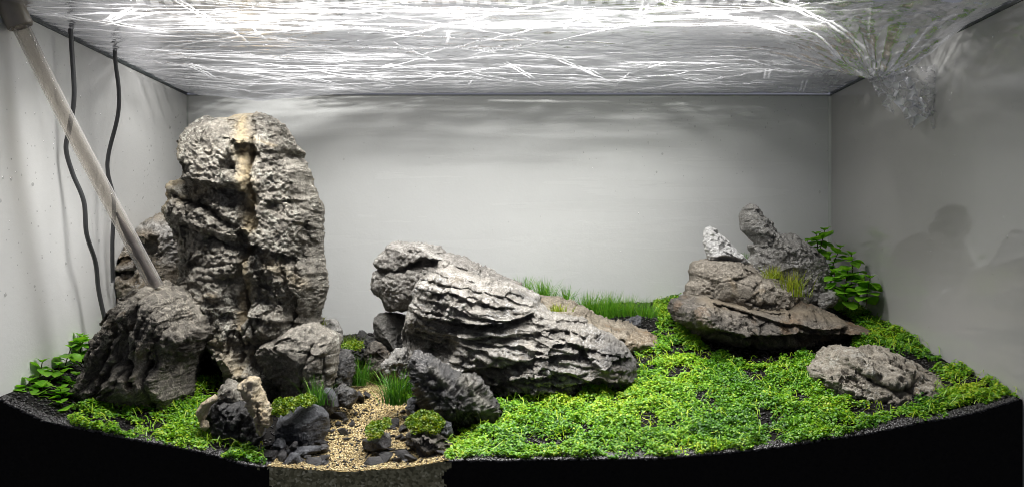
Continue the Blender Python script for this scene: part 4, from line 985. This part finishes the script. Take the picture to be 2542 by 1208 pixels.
# ------------------------------------------------------------------ plastic film over the top
def film_mat():
    t = NT('clear_film'); co = t.coord()
    mask = t.n('Attribute', attribute_name='crease').outputs['Fac']
    fz = t.noise(900, 3, .6, co); drop = t.n('TexVoronoi', i_Scale=420.); t.l(co, drop.inputs['Vector'])
    nrm = t.bump(fz, .25, .0006)
    lw = t.n('Fresnel', i_IOR=1.45); t.l(nrm, lw.inputs['Normal'])
    tr = t.n('BsdfTransparent'); tr.inputs[0].default_value = (.93, .93, .95, 1)
    gl = t.n('BsdfGlossy', i_Roughness=.12); gl.inputs[0].default_value = (.95, .95, 1, 1); t.l(nrm, gl.inputs['Normal'])
    tl = t.n('BsdfTranslucent'); tl.inputs[0].default_value = (.95, .95, .97, 1)
    m1 = t.n('MixShader'); t.l(t.mapr(lw.outputs[0], 0, 1, .03, .95), m1.inputs[0]); t.l(tr.outputs[0], m1.inputs[1]); t.l(gl.outputs[0], m1.inputs[2])
    m2 = t.n('MixShader'); t.l(mask, m2.inputs[0]); t.l(m1.outputs[0], m2.inputs[1]); t.l(tl.outputs[0], m2.inputs[2])
    return t.done(m2.outputs[0])
M_film = film_mat()
def flap_mat():
    t = NT('crumpled_film'); f = t.n('Attribute', attribute_name='crease').outputs['Fac']
    tr = t.n('BsdfTransparent'); tr.inputs[0].default_value = (.95, .95, .96, 1)
    p = t.bsdf((.86, .86, .87), .18, None, **{'Specular_IOR_Level': 1.0})
    m = t.n('MixShader'); t.l(t.mapr(f, 0, 1, .06, 1), m.inputs[0]); t.l(tr.outputs[0], m.inputs[1]); t.l(p, m.inputs[2])
    return t.done(m.outputs[0])
M_flap = flap_mat()
film = empty('plastic_film', (0, .15, RIM), 'wrinkled clear plastic film stretched over the tank top', 'plastic film')
fnx, fny = 700, 460
u = np.linspace(0, 1, fnx); v = np.linspace(0, 1, fny)
FX, FY = np.meshgrid(XL + (XR - XL) * u, .0 + (YB + .003) * v); x = FX.ravel(); y = FY.ravel()
ed = np.clip(np.minimum(np.minimum(x - XL, XR - x), np.minimum(y + .02, YB - y)) / .02, 0, 1) ** .6
dip = .0025 * np.ones_like(x)
dip += .011 * np.exp(-np.abs((x + .228) / .055) ** 1.2 - ((y - .268) / .035) ** 2)
dip += .022 * np.exp(-(((x - .255) / .05) ** 2 + ((y - .10) / .05) ** 2))
z = RIM + .0012 - dip * ed
wx_ = .7 * fbm(np.stack([x * 9, y * 14, x * 0], 1), 3, 3)
def lines(ang, fa, fb, seed, o=3):
    c_, s_ = math.cos(ang), math.sin(ang)
    return ridged(np.stack([(x * c_ + y * s_) * fa, (-x * s_ + y * c_) * fb + wx_, x * 0], 1), seed, o)
r1 = lines(.05, 7, 90, 801, 4); r1b = lines(-.03, 11, 210, 802, 2); r2 = lines(.55, 7, 70, 805, 2); r3 = lines(-.75, 7, 80, 809, 2)
th = np.arctan2(y - .115, x - .262); rr = np.hypot(y - .115, x - .262)
rad = ridged(np.stack([th * 5, rr * 9, x * 0], 1), 813, 3)
right = 1 / (1 + np.exp(-(x - .20) / .02)); hub = np.exp(-(rr / .09) ** 2)
z += (.0005 * r1 + .0003 * r1b + .0006 * r2 + .0005 * r3) * ed + hub * .0025 * rad * ed
z += right * .003 * fbm(np.stack([x * 70, y * 70, x * 0], 1), 815, 4) * ed
low = np.clip(.75 + 1.6 * fbm(np.stack([x * 7, y * 16, x * 0], 1), 827, 3), .15, 2); sheen_band = np.exp(-((y - .165 - .12 * x) / .022) ** 2)  # broad glossy highlight across the film, put in as a milkier strip
streak = np.clip((r1 - .40) * 1.9, 0, 1) ** 1.5 + .9 * np.clip((r1b - .42) * 2.4, 0, 1) ** 1.5 + np.clip((r2 - .80) * 6, 0, 1) * .8 + np.clip((r3 - .82) * 6, 0, 1) * .8 + hub * np.clip((rad - .55) * 3, 0, 1)
broken = np.clip(.45 + 1.3 * fbm(np.stack([x * 18, y * 60, x * 0], 1), 821, 4), 0, 1)
grain = np.clip(fbm(np.stack([x * 260, y * 420, x * 0], 1), 823, 2) * 2.2 + .3, 0, 1)
rsf = np.random.RandomState(77); crl = np.zeros_like(x)
for k_ in range(150):
    cx, cy = rsf.uniform(XL, XR), rsf.uniform(0, YB); kind = rsf.rand()
    an = rsf.normal(.06, .10) if kind < .5 else (rsf.choice((-1, 1)) * rsf.uniform(.35, .8) if kind < .85 else rsf.uniform(1, 2))
    L = rsf.uniform(.02, .12) * (1 if kind < .85 else .4); wl = rsf.uniform(.0004, .0009)
    ux, uy = math.cos(an), math.sin(an)
    m_ = (np.abs(x - cx) < L + .003) & (np.abs(y - cy) < L + .003)
    a_ = (x[m_] - cx) * ux + (y[m_] - cy) * uy; b_ = -(x[m_] - cx) * uy + (y[m_] - cy) * ux + .03 * a_ * a_ / L * rsf.uniform(-1, 1)
    g_ = np.exp(-(b_ / wl) ** 2) * np.clip((L - np.abs(a_)) / (.3 * L), 0, 1)
    if rsf.rand() < .4: g_ = np.maximum(g_, np.exp(-((b_ - .0035) / wl) ** 2) * np.clip((L - np.abs(a_)) / (.3 * L), 0, 1))
    crl[m_] = np.maximum(crl[m_], g_ * rsf.uniform(.3, 1))
z += crl * .0006 * ed
crease = np.clip(.004 + .16 * streak ** 1.5 * broken * (low + 1.5 * sheen_band) + .05 * sheen_band * broken * np.clip(r1, 0, 1) + .010 * grain * broken + .22 * crl + hub * .025 + right * (.006 + .02 * grain), 0, .8)
idx = np.arange(fnx * fny).reshape(fny, fnx)
q = np.stack([idx[:-1, :-1], idx[:-1, 1:], idx[1:, 1:], idx[1:, :-1]], -1).reshape(-1, 4)
me = np_mesh('sheet', np.stack([x, y - .15, z - RIM], 1), q); attr(me, 'crease', crease)
new_obj('sheet', me, M_film, film)
# crumpled end hanging in the right corner
def flap(corners, Y, n, m, seed, amp, cr, base=.05):
    a, b, c, d = [np.array(W(px, py, Y)) for px, py in corners]
    U, Vv = np.meshgrid(np.linspace(0, 1, n), np.linspace(0, 1, m)); U, Vv = U.ravel(), Vv.ravel()
    P = (1 - U)[:, None] * (1 - Vv)[:, None] * a + U[:, None] * (1 - Vv)[:, None] * b + U[:, None] * Vv[:, None] * c + (1 - U)[:, None] * Vv[:, None] * d
    fz, e = facets(P * 170, seed)
    P[:, 1] += amp * fz; P[:, 0] += amp * .3 * fbm(P * 120, seed + 1, 2)
    idx = np.arange(n * m).reshape(m, n); q = np.stack([idx[:-1, :-1], idx[:-1, 1:], idx[1:, 1:], idx[1:, :-1]], -1).reshape(-1, 4)
    me = np_mesh('flap', P - np.array(film.location), q); attr(me, 'crease', np.clip(cr * np.exp(-(e / .07) ** 2) + base * (.5 + fbm(P * 160, seed + 3, 2)), 0, 1))
    return new_obj('flap', me, M_flap, film)
flap([(2168, 165), (2240, 165), (2312, 285), (2264, 322)], .112, 90, 120, 831, .004, 1.0, .85)
flap([(2150, 190), (2195, 190), (2226, 285), (2200, 268)], .115, 30, 40, 833, .004, .6, .3)
flap([(2230, 170), (2440, 150), (2380, 260), (2318, 328)], .105, 90, 90, 835, .005, .35, .05)
